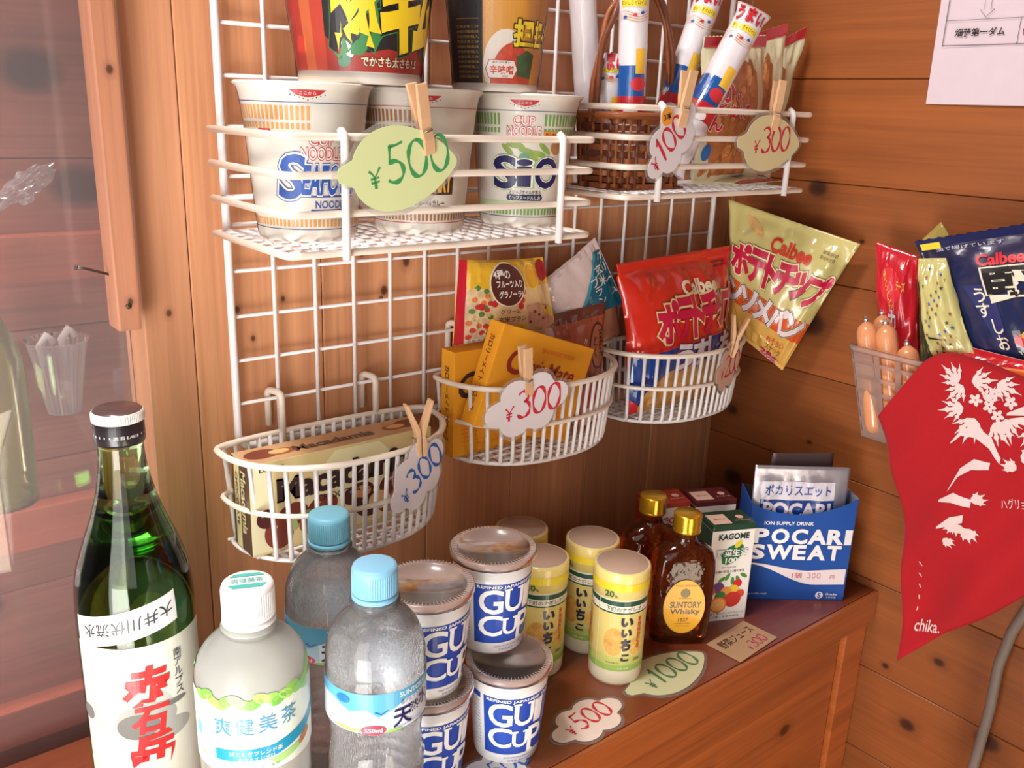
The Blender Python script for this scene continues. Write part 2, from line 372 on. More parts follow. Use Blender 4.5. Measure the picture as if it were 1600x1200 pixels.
def plank(parent, axis, c0, c1, a, b, face, thick, mat, into, name='plank'):
    """a board with chamfered long edges; c0..c1 across, a..b along, its face at coordinate face, body going `into` (+1)"""
    ch = .0011; prof = [(c0+.0003, face+thick), (c0+.0003, face+ch), (c0+.0003+ch*.8, face), (c1-.0003-ch*.8, face), (c1-.0003, face+ch), (c1-.0003, face+thick)]
    bm = bmesh.new(); R = []
    for l in (a, b):
        if axis == 'z': R.append([bm.verts.new((c, d, l)) for c, d in prof])       # back wall: across x, depth y, along z
        elif axis == 'y': R.append([bm.verts.new((d, l, c)) for c, d in prof])     # right wall: across z, depth x, along y
        else: R.append([bm.verts.new((l, d, c)) for c, d in prof])
    n = len(prof)
    for k in range(n): bm.faces.new((R[0][k], R[0][(k+1) % n], R[1][(k+1) % n], R[1][k]))
    bm.faces.new(R[0][::-1]); bm.faces.new(R[1]); bmesh.ops.recalc_face_normals(bm, faces=bm.faces)
    return obj(name, bm, mat, parent)
wb = struct(boxobj('wall_back', (-.65, .016, -.78), (.0, .035, 1.45), DARKGAP))
e = [-.647, -.5377, -.4315, -.3250, -.2185, -.1120, -.0055]
for a, b in zip(e, e[1:]): plank(wb, 'z', a, b, -.78, 1.45, 0, .0165, PINE, 1)
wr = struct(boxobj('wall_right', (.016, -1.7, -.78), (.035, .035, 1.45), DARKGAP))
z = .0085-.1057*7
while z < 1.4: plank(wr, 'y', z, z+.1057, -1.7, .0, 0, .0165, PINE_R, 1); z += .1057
struct(boxobj('trim_corner', (-.0055, -.0005, -.78), (.0, .004, 1.45), PINE, bev=0))
fl = struct(boxobj('floor', (-2.2, -2.6, -.80), (.035, .24, -.78), wood('pine_floor', (150, 105, 70), (90, 55, 30), 'x')))
# window frame at the left: post, batten, glass, boards beyond
wn = struct(boxobj('window_1', (-.684, .0, -.78), (-.6475, .05, 1.45), PINE_F, bev=.0012))
nb = struct(boxobj('trim_1', (-.7085, -.025, .334), (-.6925, -.0005, 1.45), wood('grey_brown_batten', (176, 118, 88), (112, 66, 46), 'z', [(-.699, -.025, .51, .0022), (-.699, -.025, .355, .0018)], grain=.36), bev=.0014))  # greyish brown, a different wood from the frame
bm = bmesh.new(); bmesh.ops.create_uvsphere(bm, u_segments=10, v_segments=6, radius=.0022, matrix=Matrix.Translation((-.7005, -.0252, .352)) @ Matrix.Scale(.4, 4, (0, 1, 0)))
obj('screw_head', bm, M('old_screw', (92, 74, 66), .4, metal=.8), nb, True)
bm = bmesh.new(); tube(bm, [(-.708, -.012, .373), (-.724, -.016, .379), (-.730, -.018, .3805)], .0009, seg=8); tube(bm, [(-.730, -.018, .3805), (-.731, -.018, .3808)], .0019, seg=10)
tag(obj('nail', bm, M('old_nail', (96, 92, 92), .4, metal=.9)), 'small grey nail sticking out sideways from the batten', 'nail')
gm = bpy.data.materials.new('window_glass'); gm.use_nodes = True; nt = gm.node_tree; nt.nodes.clear()
o_ = nt.nodes.new('ShaderNodeOutputMaterial'); tr = nt.nodes.new('ShaderNodeBsdfTransparent'); tr.inputs[0].default_value = (.93, .90, .90, 1)
gl = nt.nodes.new('ShaderNodeBsdfGlossy'); gl.inputs['Roughness'].default_value = .0; df = nt.nodes.new('ShaderNodeBsdfDiffuse'); df.inputs[0].default_value = (.80, .74, .76, 1)
m1 = nt.nodes.new('ShaderNodeMixShader'); m1.inputs[0].default_value = .085; nt.links.new(tr.outputs[0], m1.inputs[1]); nt.links.new(df.outputs[0], m1.inputs[2])  # thin diffuse share paints a pale haze of light into the pane
m2 = nt.nodes.new('ShaderNodeMixShader'); fr = nt.nodes.new('ShaderNodeFresnel'); fr.inputs[0].default_value = 1.5
nt.links.new(fr.outputs[0], m2.inputs[0]); nt.links.new(m1.outputs[0], m2.inputs[1]); nt.links.new(gl.outputs[0], m2.inputs[2]); nt.links.new(m2.outputs[0], o_.inputs[0])
boxobj('pane', (-1.6, .036, -.78), (-.684, .039, 1.45), gm, wn, bev=0)
wo = struct(boxobj('wall_beyond', (-1.7, .218, -.78), (-.50, .23, 1.45), DARKGAP, bev=0))
for k, (a, b) in enumerate(((.4394, .60), (.60, 1.0), (.29, .4394), (.165, .29), (.04, .165), (-.11, .04), (-.4, -.11), (-.78, -.4), (1.0, 1.45))):
    plank(wo, 'x', a, b, -1.7, -.5, .2, .018, PINE_W, 1)
for k, z in enumerate((.336, .087, -.115, .582)):
    struct(boxobj('trim_%d' % (k+2), (-1.7, .180, z), (-.5, .2, z+.040), PINE_D, bev=.0015))
# see-through objects added behind the glass to stand in for its reflections
C1 = clear('reflection_wrap_film', (235, 225, 225), .42, .2, .35)
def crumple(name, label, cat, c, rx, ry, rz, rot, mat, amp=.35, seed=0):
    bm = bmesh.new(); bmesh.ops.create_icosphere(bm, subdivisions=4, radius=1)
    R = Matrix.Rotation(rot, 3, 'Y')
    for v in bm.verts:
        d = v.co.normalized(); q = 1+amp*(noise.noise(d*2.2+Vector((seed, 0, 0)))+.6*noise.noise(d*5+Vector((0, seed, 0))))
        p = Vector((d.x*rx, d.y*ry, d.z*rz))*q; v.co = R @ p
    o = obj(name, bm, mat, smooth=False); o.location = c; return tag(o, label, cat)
crumple('reflected_wrap', 'made-up crumpled wrap standing in for a reflection in the window glass', 'plastic wrap', (-.737, .080, .4265), .021, .007, .0085, -.62, C1, .5, 3)
t = thing('reflected_cup', 'made-up ribbed cup with two white rolls, standing in for a glass reflection', 'cup', loc=(-.7290, .075, .250))
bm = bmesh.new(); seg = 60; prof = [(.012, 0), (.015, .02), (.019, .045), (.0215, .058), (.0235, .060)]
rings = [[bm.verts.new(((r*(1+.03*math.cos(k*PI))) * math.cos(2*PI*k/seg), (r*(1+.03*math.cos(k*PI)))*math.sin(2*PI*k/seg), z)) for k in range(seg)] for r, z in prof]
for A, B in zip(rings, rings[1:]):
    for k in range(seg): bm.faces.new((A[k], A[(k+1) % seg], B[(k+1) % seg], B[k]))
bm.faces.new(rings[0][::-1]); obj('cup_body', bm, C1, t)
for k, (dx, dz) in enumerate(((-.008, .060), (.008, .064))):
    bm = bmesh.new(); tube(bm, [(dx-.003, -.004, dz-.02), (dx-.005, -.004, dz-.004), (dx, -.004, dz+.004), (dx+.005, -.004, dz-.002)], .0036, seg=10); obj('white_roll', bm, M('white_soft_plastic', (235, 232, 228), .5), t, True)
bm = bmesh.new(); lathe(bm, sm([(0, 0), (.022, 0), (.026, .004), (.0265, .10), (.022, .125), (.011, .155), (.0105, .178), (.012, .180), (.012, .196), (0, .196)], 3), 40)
o = obj('reflected_bottle', bm, clear('reflection_bottle_glass', (196, 200, 120), .5, .1, .3)); o.location = (-.7800, .0780, .187); tag(o, 'made-up yellow-green bottle standing in for a reflection in the window glass', 'bottle')

# ------------------------------------------------------------------ counter
ct = thing('counter', 'reddish brown wooden counter running along the back wall into the corner', 'counter')
boxobj('worktop', (-1.7, -.247, -.035), (-.0005, -.0005, 0), PINE_T, ct, bev=.0012)
boxobj('front_edge_board', (-1.7, -.2525, -.036), (-.0005, -.2475, -.0002), PINE_C, ct, bev=.0012)
boxobj('front_panel', (-1.7, -.240, -.77), (-.045, -.225, -.0365), PINE_C, ct, bev=0)
boxobj('corner_stile', (-.042, -.246, -.77), (-.001, -.225, -.0365), PINE_C, ct, bev=.0015)

# ------------------------------------------------------------------ wire grid on the wall
WH = M('white_vinyl_wire', (232, 226, 224), .38, coat=.35, var=.03)
WH2 = M('cream_vinyl_wire', (236, 222, 206), .38, coat=.35, var=.03)
g = thing('wire_grid_panel', 'white wire grid panel fixed to the back plank wall', 'wire grid', loc=(0, 0, 0))
gx = [-.6215+.03553*k for k in range(17)]; gz = [.2242+.0358*k for k in range(13)]
wire('frame_rail', rounded([(gx[0], -.012, gz[0]), (gx[-1], -.012, gz[0]), (gx[-1], -.012, gz[-1]), (gx[0], -.012, gz[-1])], .012, True), .0031, WH, g, True)
vw = None
for x in gx[1:-1]:
    bm = bmesh.new(); tube(bm, [(0, 0, 0), (0, 0, gz[-1]-gz[0])], .0017)
    if vw is None: vw = obj('vertical_wire', bm, WH, g)
    else: bm.free(); o = vw.copy(); COL.objects.link(o); vw_ = o
    (vw if x == gx[1] else o).location = (x, -.0125, gz[0])
hw = None
for z in gz[1:-1]:
    if hw is None: bm = bmesh.new(); tube(bm, [(gx[0], 0, 0), (gx[-1], 0, 0)], .0015); hw = o = obj('horizontal_wire', bm, WH, g)
    else: o = hw.copy(); COL.objects.link(o)
    o.location = (0, -.0095, z)

def shelf_basket(label, x0, x1, yf, zb, rails, vx):
    t = thing('wire_shelf', label, 'wire shelf', 'rectangular wire shelves', (0, 0, 0)); yb = -.0165; r = .0026
    for k, z in enumerate([zb]+rails):
        wire('rail', rounded([(x0, yb, z), (x0, yf, z), (x1, yf, z), (x1, yb, z)], .009), r, WH2, t)
    wire('back_rail', [(x0, yb-.002, zb), (x1, yb-.002, zb)], r, WH, t)
    wire('back_rail', [(x0, yb-.002, rails[0]), (x1, yb-.002, rails[0])], r*.8, WH, t)
    n = 21; first = None
    for k in range(1, n):
        x = x0+(x1-x0)*k/n
        if first is None: bm = bmesh.new(); tube(bm, [(0, yb, 0), (0, yf, 0)], .0011, seg=6); first = o = obj('floor_wire', bm, WH, t)
        else: o = first.copy(); COL.objects.link(o)
        o.location = (x, 0, zb+.0021)
    for k in range(1, 8):
        y = yb+(yf-yb)*k/8; wire('floor_wire', [(x0, y, zb+.0002), (x1, y, zb+.0002)], .0011, WH, t, seg=6)
    for x in vx: wire('upright', rounded([(x, yf-.004, zb-.004), (x, yf-.004, rails[-1]+.001), (x, yf+.001, rails[-1]+.004)], .003), .0029, WH, t)
    for x in (x0+.045, x1-.045):                                  # hooks over the grid
        wire('hook', rounded([(x, yb, zb), (x, yb, rails[-1]+.006), (x, -.0045, rails[-1]+.009), (x, -.0045, rails[-1]-.006)], .005), .0022, WH, t)
    return t
shelf_basket('white wire shelf at upper left holding the instant noodle cups', -.632, -.366, -.140, .3985, [.4245, .4495, .4735], (-.592, -.404))
shelf_basket('white wire shelf at upper right holding the wicker basket and cracker bags', -.318, -.055, -.128, .4255, [.4510, .4755, .5000], (-.280, -.094))

def oval_basket(label, cx, zr, zm, zb, zhook, hooks):
    t = thing('wire_basket', label, 'wire basket', 'half-oval wire baskets', (cx, 0, 0)); yb = -.0175
    def outline(hw, d, n=56):
        """flat back, bulging front; starts at back left and goes round the front"""
        out = []
        for k in range(n):
            a = 2*PI*k/n; x = hw*math.copysign(abs(math.cos(a))**.86, math.cos(a)); y = math.sin(a)
            y = yb-.018-(d-.018)*abs(y)**.95 if y > 0 else yb-.018+.018*min(1, abs(y)**.55*1.0)
            out.append((x, y))
        return out
    R = outline(.097, .0945); B = outline(.0905, .088)
    mid = [(a[0]*.5+b[0]*.5, a[1]*.5+b[1]*.5) for a, b in zip(R, B)]
    wire('rim', [(x, y, zr) for x, y in R], .0026, WH2, t, True)
    wire('middle_hoop', [(x*1.008, y*1.012, zm) for x, y in mid], .0021, WH2, t, True)
    wire('base_hoop', [(x*.97, y*.97-.0005, zb+.001) for x, y in B], .002, WH, t, True)
    # ribs: U-shaped wires running down the front, under the floor and up the back
    N = 19
    for k in range(N):
        x = -.0872+.1744*k/(N-1)
        s = abs(x)/.097; yf = yb-.018-(.0945-.018)*(max(0, 1-s**(2/.86)))**.475; sb = min(.999, abs(x*.93)/.0905)
        yf2 = yb-.018-(.088-.018)*(max(0, 1-sb**(2/.86)))**.475; x2 = x*.935
        wire('rib', rounded([(x, yf+.0022, zr), (x2, yf2+.002, zb), (x2, yb-.003, zb), (x, yb-.0025, zr)], .006, n=3), .0019, WH, t, seg=6)
    for k in range(1, 8):
        y = yb-.088*k/8; lim = .0885*math.sqrt(max(0, 1-((abs(y-yb)-.018)/.07)**2)) if abs(y-yb) > .018 else .094
        wire('floor_wire', [(-lim*.97, y, zb+.003), (lim*.97, y, zb+.003)], .0013, WH, t, seg=6)
    for x in hooks: wire('hook', rounded([(x, yb-.001, zr-.012), (x, yb-.001, zhook+.006), (x-.006, -.0045, zhook+.007), (x-.006, -.0045, zhook-.024)], .005), .0029, WH2, t)
    return t
oval_basket('half-oval white wire basket hooked lowest on the left with the cream chocolate box', -.5500, .2330, .1930, .1510, .2600, (-.036, .052))
oval_basket('half-oval white wire basket in the middle with the yellow food boxes', -.3460, .2600, .2250, .1860, .2958, (-.06, .06))
oval_basket('half-oval white wire basket nearest the corner with the red chip bag', -.1470, .2620, .2270, .1880, .2958, (-.06, .06))

# ------------------------------------------------------------------ instant noodle cups
WHT = P(240, 236, 228); RED = P(206, 34, 44); BLUE = P(30, 62, 150); NAVY = P(34, 28, 84)
def cup(name, label, cat, x, y, z, prof, body, rot=0, group=None, lid=None, film=None, seg=96):
    t = thing(name, label, cat, group, (x, y, z)); a0 = facing(x, y)+rot
    bm = bmesh.new(); lathe(bm, prof, seg); obj('cup_body', bm, body, t)
    if lid:
        bm = bmesh.new(); lathe(bm, lid[0], seg); obj('lid', bm, lid[1], t)
    if film:
        bm = bmesh.new(); lathe(bm, [(r+.0006, zz) for r, zz in film], 48)
        for v in bm.verts:
            n = noise.noise(v.co*70)*.0007; v.co.x *= 1+n/.04; v.co.y *= 1+n/.04
        obj('shrink_film', bm, clear('shrink_film', (245, 245, 245), .03, .08, .12), t)
    return t, a0
def interp(prof):
    q = sorted([(z, r) for r, z in prof if r > .01])
    def f(v):
        if v <= q[0][0]: return q[0][1]
        for (z0, r0), (z1, r1) in zip(q, q[1:]):
            if z0 <= v <= z1: return r1 if z1-z0 < 1e-7 else r0+(r1-r0)*(v-z0)/(z1-z0)
        return q[-1][1]
    return f
CN = [(0, .003), (.030, .003), (.031, 0), (.0340, 0), (.0350, .004), (.0378, .035), (.0406, .066), (.0430, .090), (.0452, .101), (.0462, .1035), (.0478, .104), (.0480, .1052), (.0470, .1060), (0, .1058)]
CNb = [(.0345, .0015), (.0350, .004), (.0378, .035), (.0406, .066), (.0430, .090), (.0452, .101)]
foam = M('white_paper_cup', (238, 230, 218), .45, coat=.25, var=.02)
def noodle(label, x, col, line, rot, art, bars=(0, 360), group='instant noodle cups standing on the left shelf'):
    t, a0 = cup('noodle_cup', label, 'noodle cup', x, -.070, .4010, CN, foam, rot, group, film=CNb+[(.0485, .105)])
    R = .041; f = cyl_map(R, interp(CNb), a0); a = Art()
    a.rect(-.11, .0925, .11, .0930, line, 1); a.rect(-.11, .0085, .11, .0090, line, 1)
    k = -30
    while k <= 30:
        u = k*.0034
        if bars is None or not (bars[0] < u < bars[1]):
            a.rect(u-.0010, .0815, u+.0010, .0905, col, 1); a.rect(u-.0010, .0755, u+.0010, .0795, col, 1)
        a.rect(u-.0010, .0105, u+.0010, .0155, col, 1); k += 1
    # red seal flap at the rim
    a.poly([(-.011, .1008), (-.007, .0975), (0, .096), (.007, .0975), (.011, .1008)], RED, 1.5); a.text('ここから', 0, .0988, .010, .0018, WHT, 2.2, .01)
    for q in range(-4, 5): a.oval(q*.0026, .0945+abs(q)*.0008, .0004, .0004, NAVY, 1)
    art(a); a.build('printed_design', f, t, .003, .02); return t
def cupnoodle(a, cx, y, s=1, ink=P(214, 60, 70)):
    a.text('CUP', cx, y+.0090*s, .0175*s, .0070*s, WHT, 3, .0, outline=[(ink, .085)]); a.text('NOODLE', cx, y, .029*s, .0080*s, WHT, 3, .0, outline=[(ink, .085)])
OR_, BR_, GN_ = P(236, 172, 92), P(176, 122, 78), P(132, 176, 92)
B2 = P(42, 84, 170)
def art_sea(a):
    cupnoodle(a, .009, .0600)
    a.text('S', -.0125, .0445, .0160, .0285, B2, 4, .03, outline=[(WHT, .05), (B2, .075)], shear=.15)
    a.text('EAFOOD', .0175, .0425, .044, .0190, B2, 4, .04, outline=[(WHT, .05), (B2, .08)], shear=.12)
    a.rect(-.0160, .0308, .036, .0320, B2, 2)
    a.text('NOODLE', .0170, .0260, .026, .0050, B2, 2, .015); a.poly([(.001+.001*math.cos(t), .0195+.0030*math.sin(t)) for t in [PI/2+PI*k/8 for k in range(9)]]+[(.034+.001*math.cos(t), .0195+.0030*math.sin(t)) for t in [-PI/2+PI*k/8 for k in range(9)]], B2, 1.5)
    a.text('シーフードヌードル', .0175, .0195, .029, .0038, WHT, 2.5, .02)
    a.rect(-.036, .0705, -.0255, .0755, RED, 1.5); a.text('人 名', -.031, .073, .0075, .0036, WHT, 2.5, .02)
noodle('white noodle cup with orange dashes and blue lettering, leftmost on the shelf', -.5830, OR_, P(60, 80, 150), .05, art_sea)
def art_cur(a):
    cupnoodle(a, -.004, .0600); a.rect(-.006, .030, .0260, .050, P(70, 44, 36), 1.5)
    a.text('CURRY', .0100, .0400, .028, .0150, P(238, 180, 60), 3, .05); a.text('カップヌードル', -.003, .0235, .020, .0035, NAVY, 2, .01); a.text('カレー', .013, .0235, .011, .0050, P(60, 40, 40), 2, .02)
noodle('white noodle cup with brown dashes, half hidden by the green price tag', -.4870, BR_, P(214, 60, 70), .08, art_cur)
def art_sio(a):
    cupnoodle(a, .0000, .0770, .92); a.rect(.016, .0715, .036, .0775, P(244, 168, 60), 2); a.text('炭火焼チキン', .026, .0745, .017, .0035, P(150, 60, 30), 3, .02)
    for k in range(7):
        x = -.013+k*.0052; y = .0625+.004*math.sin(k*1.1); a.oval(x, y, .0065, .0022, P(150, 176, 82), 1.5, -.7+(k % 2)*.5)
    a.oval(.029, .065, .0055, .006, P(196, 140, 84), 1.4); a.oval(.001, .0565, .0045, .0040, P(116, 168, 140), 2)
    for ch, cx, cy, w, h in (('S', -.0155, .0445, .0185, .0245), ('i', .0015, .0445, .0085, .0200), ('O', .0215, .0445, .0205, .0230)):
        a.text(ch, cx, cy, w, h, NAVY, 4, .04, outline=[(WHT, .035), (P(150, 190, 110), .06)])
    a.text('オリーブオイルが香る', .003, .0290, .029, .0034, P(50, 40, 60), 2.5, .01)
    a.poly([(-.0125, .0222), (.018, .0222), (.0195, .0245), (.018, .0270), (-.0125, .0270), (-.014, .0245)], NAVY, 2); a.text('カップヌードルしお', .003, .0246, .029, .0033, WHT, 3, .02)
    a.rect(-.06, .0150, .06, .0215, P(206, 224, 176), .6)
noodle('white noodle cup with green dashes and big dark blue lettering, rightmost on the shelf', -.3830, GN_, P(60, 70, 130), .0, art_sio, bars=(-.018, .016))

BK = [(0, .003), (.038, .003), (.039, 0), (.0425, 0), (.0435, .002), (.0435, .0065), (.0430, .0070), (.0455, .020), (.0490, .045), (.0530, .075), (.0565, .100), (.060, .108), (0, .108)]
t, a0 = cup('noodle_cup', 'large noodle cup with huge yellow characters, cut off by the top edge', 'noodle cup', -.541, -.074, .5072, BK, foam, .12, 'instant noodle cups stacked in the upper row', film=[(.0440, .004), (.0455, .02), (.0490, .045), (.0530, .075), (.0570, .1)])
f = cyl_map(.048, interp(BK[7:12]+[(.0432, .007)]), a0); a = Art(); BLK = P(34, 26, 28)
a.rect(-.150, .008, .150, .100, P(176, 48, 36), .5)
for k, c in enumerate((P(206, 70, 44), P(222, 110, 60), P(196, 52, 40))): a.rect(-.040-.012*k, .008, -.030-.010*k, .100, c, .8+.1*k)
a.poly([(-.030, .030), (-.022, .022), (-.010, .0235), (0, .020), (.015, .023), (.028, .021), (.046, .024), (.08, .024), (.08, .1), (-.026, .1), (-.030, .06)], BLK, 1.2)
YL = P(240, 206, 40)
for i, (ch, cx, w) in enumerate((('豚', -.0085, .030), ('キ', .0245, .028), ('ム', .0480, .022))):
    a.text(ch, cx, .0475, w, .047, YL, 4, .13, outline=[(BLK, .05), (P(60, 130, 70), .07)])
a.text('でかさも太さも1.5', .0190, .0145, .047, .0062, P(244, 224, 190), 4, .05, outline=[(BLK, .06)])
a.oval(-.0165, .0145, .005, .004, P(70, 140, 100), 2, .5); a.oval(-.014, .022, .003, .006, P(244, 236, 236), 2.2, .6)
a.build('printed_design', f, t, .003, .02)
TK = [(0, .003), (.030, .003), (.031, 0), (.0335, 0), (.0340, .0012), (.0340, .005), (.0336, .0055), (.0350, .02), (.0385, .055), (.0420, .092), (.045, .098), (0, .098)]
t, a0 = cup('noodle_cup', 'noodle cup with black and orange sides and a red noodle picture, in the upper row', 'noodle cup', -.4150, -.070, .5072, TK, foam, .1, 'instant noodle cups stacked in the upper row', film=[(.0345, .003), (.0355, .02), (.039, .055), (.0425, .092)])
f = cyl_map(.036, interp(TK[6:10]), a0); a = Art()
a.rect(-.110, .006, .110, .090, P(222, 156, 60), .5); a.rect(-.060, .006, -.0140, .090, BLK, 1)
for k in range(11): a.text(('味噌拉麺風味', '熱湯注意三分', '辛味特製麺入')[k % 3], -.0275, .0105+k*.0036, .021, .0021, P(186, 140, 60), 1.6)
a.rect(-.0375, .052, -.017, .0524, P(186, 140, 60), 1.6)
a.poly([(.004+.0175*math.cos(q), max(.0062, .019+.0265*math.sin(q))) for q in [2*PI*k/40 for k in range(40)]], P(238, 226, 214), 1.2)
a.poly([(.018*math.cos(q)+.010, .006+.030*max(0, math.sin(q))) for q in [PI*k/18 for k in range(19)]], P(206, 74, 44, 'food'), 1.6)
a.poly([(.014, .012), (.028, .010), (.030, .028), (.022, .031), (.013, .026)], P(70, 100, 60, 'food'), 2)
a.poly([(-.012, .0165), (-.009, .0235), (.011, .0235), (.0145, .0165), (.011, .0095), (-.009, .0095)], RED, 2.4); a.poly([(-.0112, .0165), (-.0086, .0228), (.0107, .0228), (.0138, .0165), (.0107, .0102), (-.0086, .0102)], P(246, 236, 226), 2.7)
a.text('辛味噌', .0012, .0160, .019, .0062, P(214, 60, 40), 3.2, .05); a.text('あとのせ旨い', .001, .0215, .014, .0016, BLK, 3.2, .01); a.text('付き', .004, .0113, .005, .0016, BLK, 3.2, .01)
a.text('担', .0180, .0430, .017, .0185, YL, 5, .07, outline=[(BLK, .06)]); a.text('担々麺', .0420, .0430, .028, .0185, YL, 5, .07, outline=[(BLK, .06)])
a.build('printed_design', f, t, .003, .02)

# ------------------------------------------------------------------ sake cups (blue and white), two stacks
SKC = [(0, .003), (.0225, .003), (.0235, 0), (.0255, 0), (.0262, .002), (.0285, .030), (.0308, .060), (.0322, .076), (0, .0765)]
SKL = [(0, .0788), (.0275, .0788), (.0282, .0812), (.0330, .0822), (.0345, .0815), (.0348, .0780), (.0342, .0755), (.0325, .0758)]
paperw = M('white_coated_cup', (236, 232, 228), .3, coat=.5, var=.02)
lidm = clear('smoky_clear_lid', (206, 182, 172), .8, .18, .25)
def sake_cup(label, x, y, z, rot):
    t, a0 = cup('sake_cup', label, 'sake cup', x, y, z, SKC, paperw, rot, 'blue and white sake cups', (SKL, lidm))
    bm = bmesh.new()
    for k in range(72):
        a = 2*PI*k/72; c, s = math.cos(a), math.sin(a)
        tube(bm, [(c*.0290, s*.0290, .0822), (c*.0336, s*.0336, .0824)], .0002, seg=4, cap=False)
    obj('lid_ridges', bm, M('lid_ridge_plastic', (206, 184, 174), .4, coat=.2), t)
    f = cyl_map(.029, interp(SKC[3:8]), a0); a = Art(); SB = P(30, 70, 168); W2 = P(242, 240, 238)
    for o in (0, .0911):
        a.rect(-.024+o, .0105, .036+o, .0640, SB, 1)
        a.text('REFINED JAPANESE SAKE', .006+o, .0615, .054, .0032, W2, 2.5, .03)
        for ch, cx, cy, w, h in (('G', -.0105, .0490, .0175, .0210), ('U', .0080, .0490, .0150, .0205), ('I', .0205, .0490, .0060, .0205), ('C', -.0105, .0270, .0180, .0185), ('U', .0060, .0255, .0125, .0150), ('P', .0195, .0235, .0130, .0230)):
            a.text(ch, cx+o, cy, w, h, W2, 4, .022)
        for cx, cy in ((.0025, .0590), (.0130, .0590), (.0205, .0590), (.0205, .0390), (.0155, .0123), (.0010, .0325), (.0110, .0325)): a.rect(cx-.0030+o, cy-.0010, cx+.0030+o, cy+.0008, W2, 4)
        a.text('SAKE FROM JAPAN NIIGATA', .010+o, .0070, .034, .0018, P(90, 110, 170), 2); a.text('日本酒 純米 二〇〇ml', .010+o, .0042, .026, .0018, P(90, 110, 170), 2)
        a.rect(-.040+o, .0590, -.027+o, .0640, SB, 1)
        for k in range(14): a.text(('原材料名米米麹', 'アルコール分十五度', '内容量製造者')[k % 3], -.0335+o, .0555-k*.0031, .011, .0016, P(110, 124, 170), 1.5)
    a.build('printed_design', f, t, .003, .02); return t
SX = [(-.4870, -.2040, 0), (-.4830, -.1740, .0829), (-.5560, -.1930, 0), (-.5575, -.1925, .0829)]
sake_cup('blue and white sake cup standing alone in front, at the lower right of the group', *SX[0], .19)
sake_cup('blue and white sake cup highest at the rear, beside the pale cylinder cups', *SX[1], .35)
sake_cup('blue and white sake cup at the bottom of the left stack, against the water bottle', *SX[2], .40)
sake_cup('blue and white sake cup on top of the left stack, half behind the water bottle', *SX[3], .55)

# ------------------------------------------------------------------ tall pale cylinder cups with calligraphy
IC = [(0, .002), (.0205, .002), (.0215, 0), (.0235, 0), (.0243, .003), (.0246, .012), (.0246, .0860), (.0243, .0868), (.0250, .0874), (.0254, .1100), (.0250, .1116), (.0240, .1122), (0, .1120)]
cream = M('cream_plastic', (236, 226, 196), .35, coat=.3, var=.03, sss=.1)
captop = M('cap_top_paper', (196, 166, 144), .5, coat=.2, var=.05)
def shochu(label, x, y, rot):
    t, a0 = cup('shochu_cup', label, 'shochu cup', x, y, 0, IC, cream, rot, 'cream and yellow shochu cups')
    bm = bmesh.new(); lathe(bm, [(.0246, .0872), (.0252, .0876), (.02555, .1100), (.0251, .1117), (.0240, .1123)], 64); obj('cap', bm, M('yellow_tinted_cap', (240, 216, 132), .3, coat=.3, var=.03, sss=.1), t)
    bm = bmesh.new(); lathe(bm, [(0, .11245), (.0228, .11245), (.0230, .1122), (.0230, .1120)], 48); obj('cap_disc', bm, captop, t)
    f = cyl_map(.0248, lambda v: .0252+.0003*(v-.0876)/.0224 if v > .0872 else interp(IC[3:11])(v), a0); a = Art(); GR = P(30, 78, 56); GO = P(222, 200, 120)
    a.rect(-.0779, .0955, .0779, .1025, P(240, 214, 50), 1)
    for o in (-.0519, 0):
        a.text('20', -.0165+o, .0925, .0080, .0055, P(60, 100, 60), 3, .03); a.text('%', -.0105+o, .0908, .0026, .0020, P(70, 110, 60), 3, .03)
        pts = [(-.0215+.043*k/12, .0155) for k in range(13)]
        a.poly([(-.0255+o, .0155), (.0255+o, .0155), (.0255+o, .0840), (-.0255+o, .0840)], GO, 1)
        a.rect(-.0255+o, .0155, .0255+o, .0215, P(160, 190, 90), 1.4); a.rect(-.0255+o, .0215, .0255+o, .0300, P(196, 200, 110), 1.2)
        a.oval(-.010+o, .045, .009, .014, P(226, 166, 80, 'food'), 1.5); a.oval(.012+o, .040, .0075, .009, P(230, 180, 90, 'food'), 1.5)
        a.rect(-.0255+o, .0735, .0255+o, .0855, GR, 2); a.rect(-.0255+o, .0750, .0255+o, .0812, P(236, 226, 206), 2.5)
        a.text('下町のナポレオン', 0+o, .0781, .038, .0046, P(60, 70, 60), 3, .015)
        for ch, cy, w, h in (('い', .0655, .0100, .0075), ('い', .0545, .0085, .0070), ('ち', .0425, .0080, .0105), ('こ', .0295, .0065, .0060)): a.text(ch, .001+o, cy, w, h, P(38, 36, 60), 4, .12, shear=.1)
        a.vtext('本格焼酎むぎ', .0135+o, .0700, .0042, .0050, P(206, 60, 44), 3.5, .03); a.text('IICHIKO', -.010+o, .0240, .012, .0014, P(90, 80, 40), 3); a.text('200ml', .013+o, .0265, .0075, .0030, P(100, 96, 50), 3, .01); a.text('大麦 麦麹', 0+o, .0185, .010, .0018, P(230, 236, 200), 3, .02)
    a.build('printed_label', f, t, .003, .03); return t
shochu('cream cup with calligraphy front and centre, its base on the leaf-shaped price card', -.3435, -.1845, .30)
shochu('cream cup in the middle row, mostly behind the front one', -.3320, -.1340, -.32)
shochu('cream cup with yellow cap band beside the rear sake cup', -.3960, -.1340, .35)
shochu('cream cup at the very back, only its cap showing', -.3740, -.0790, .2)

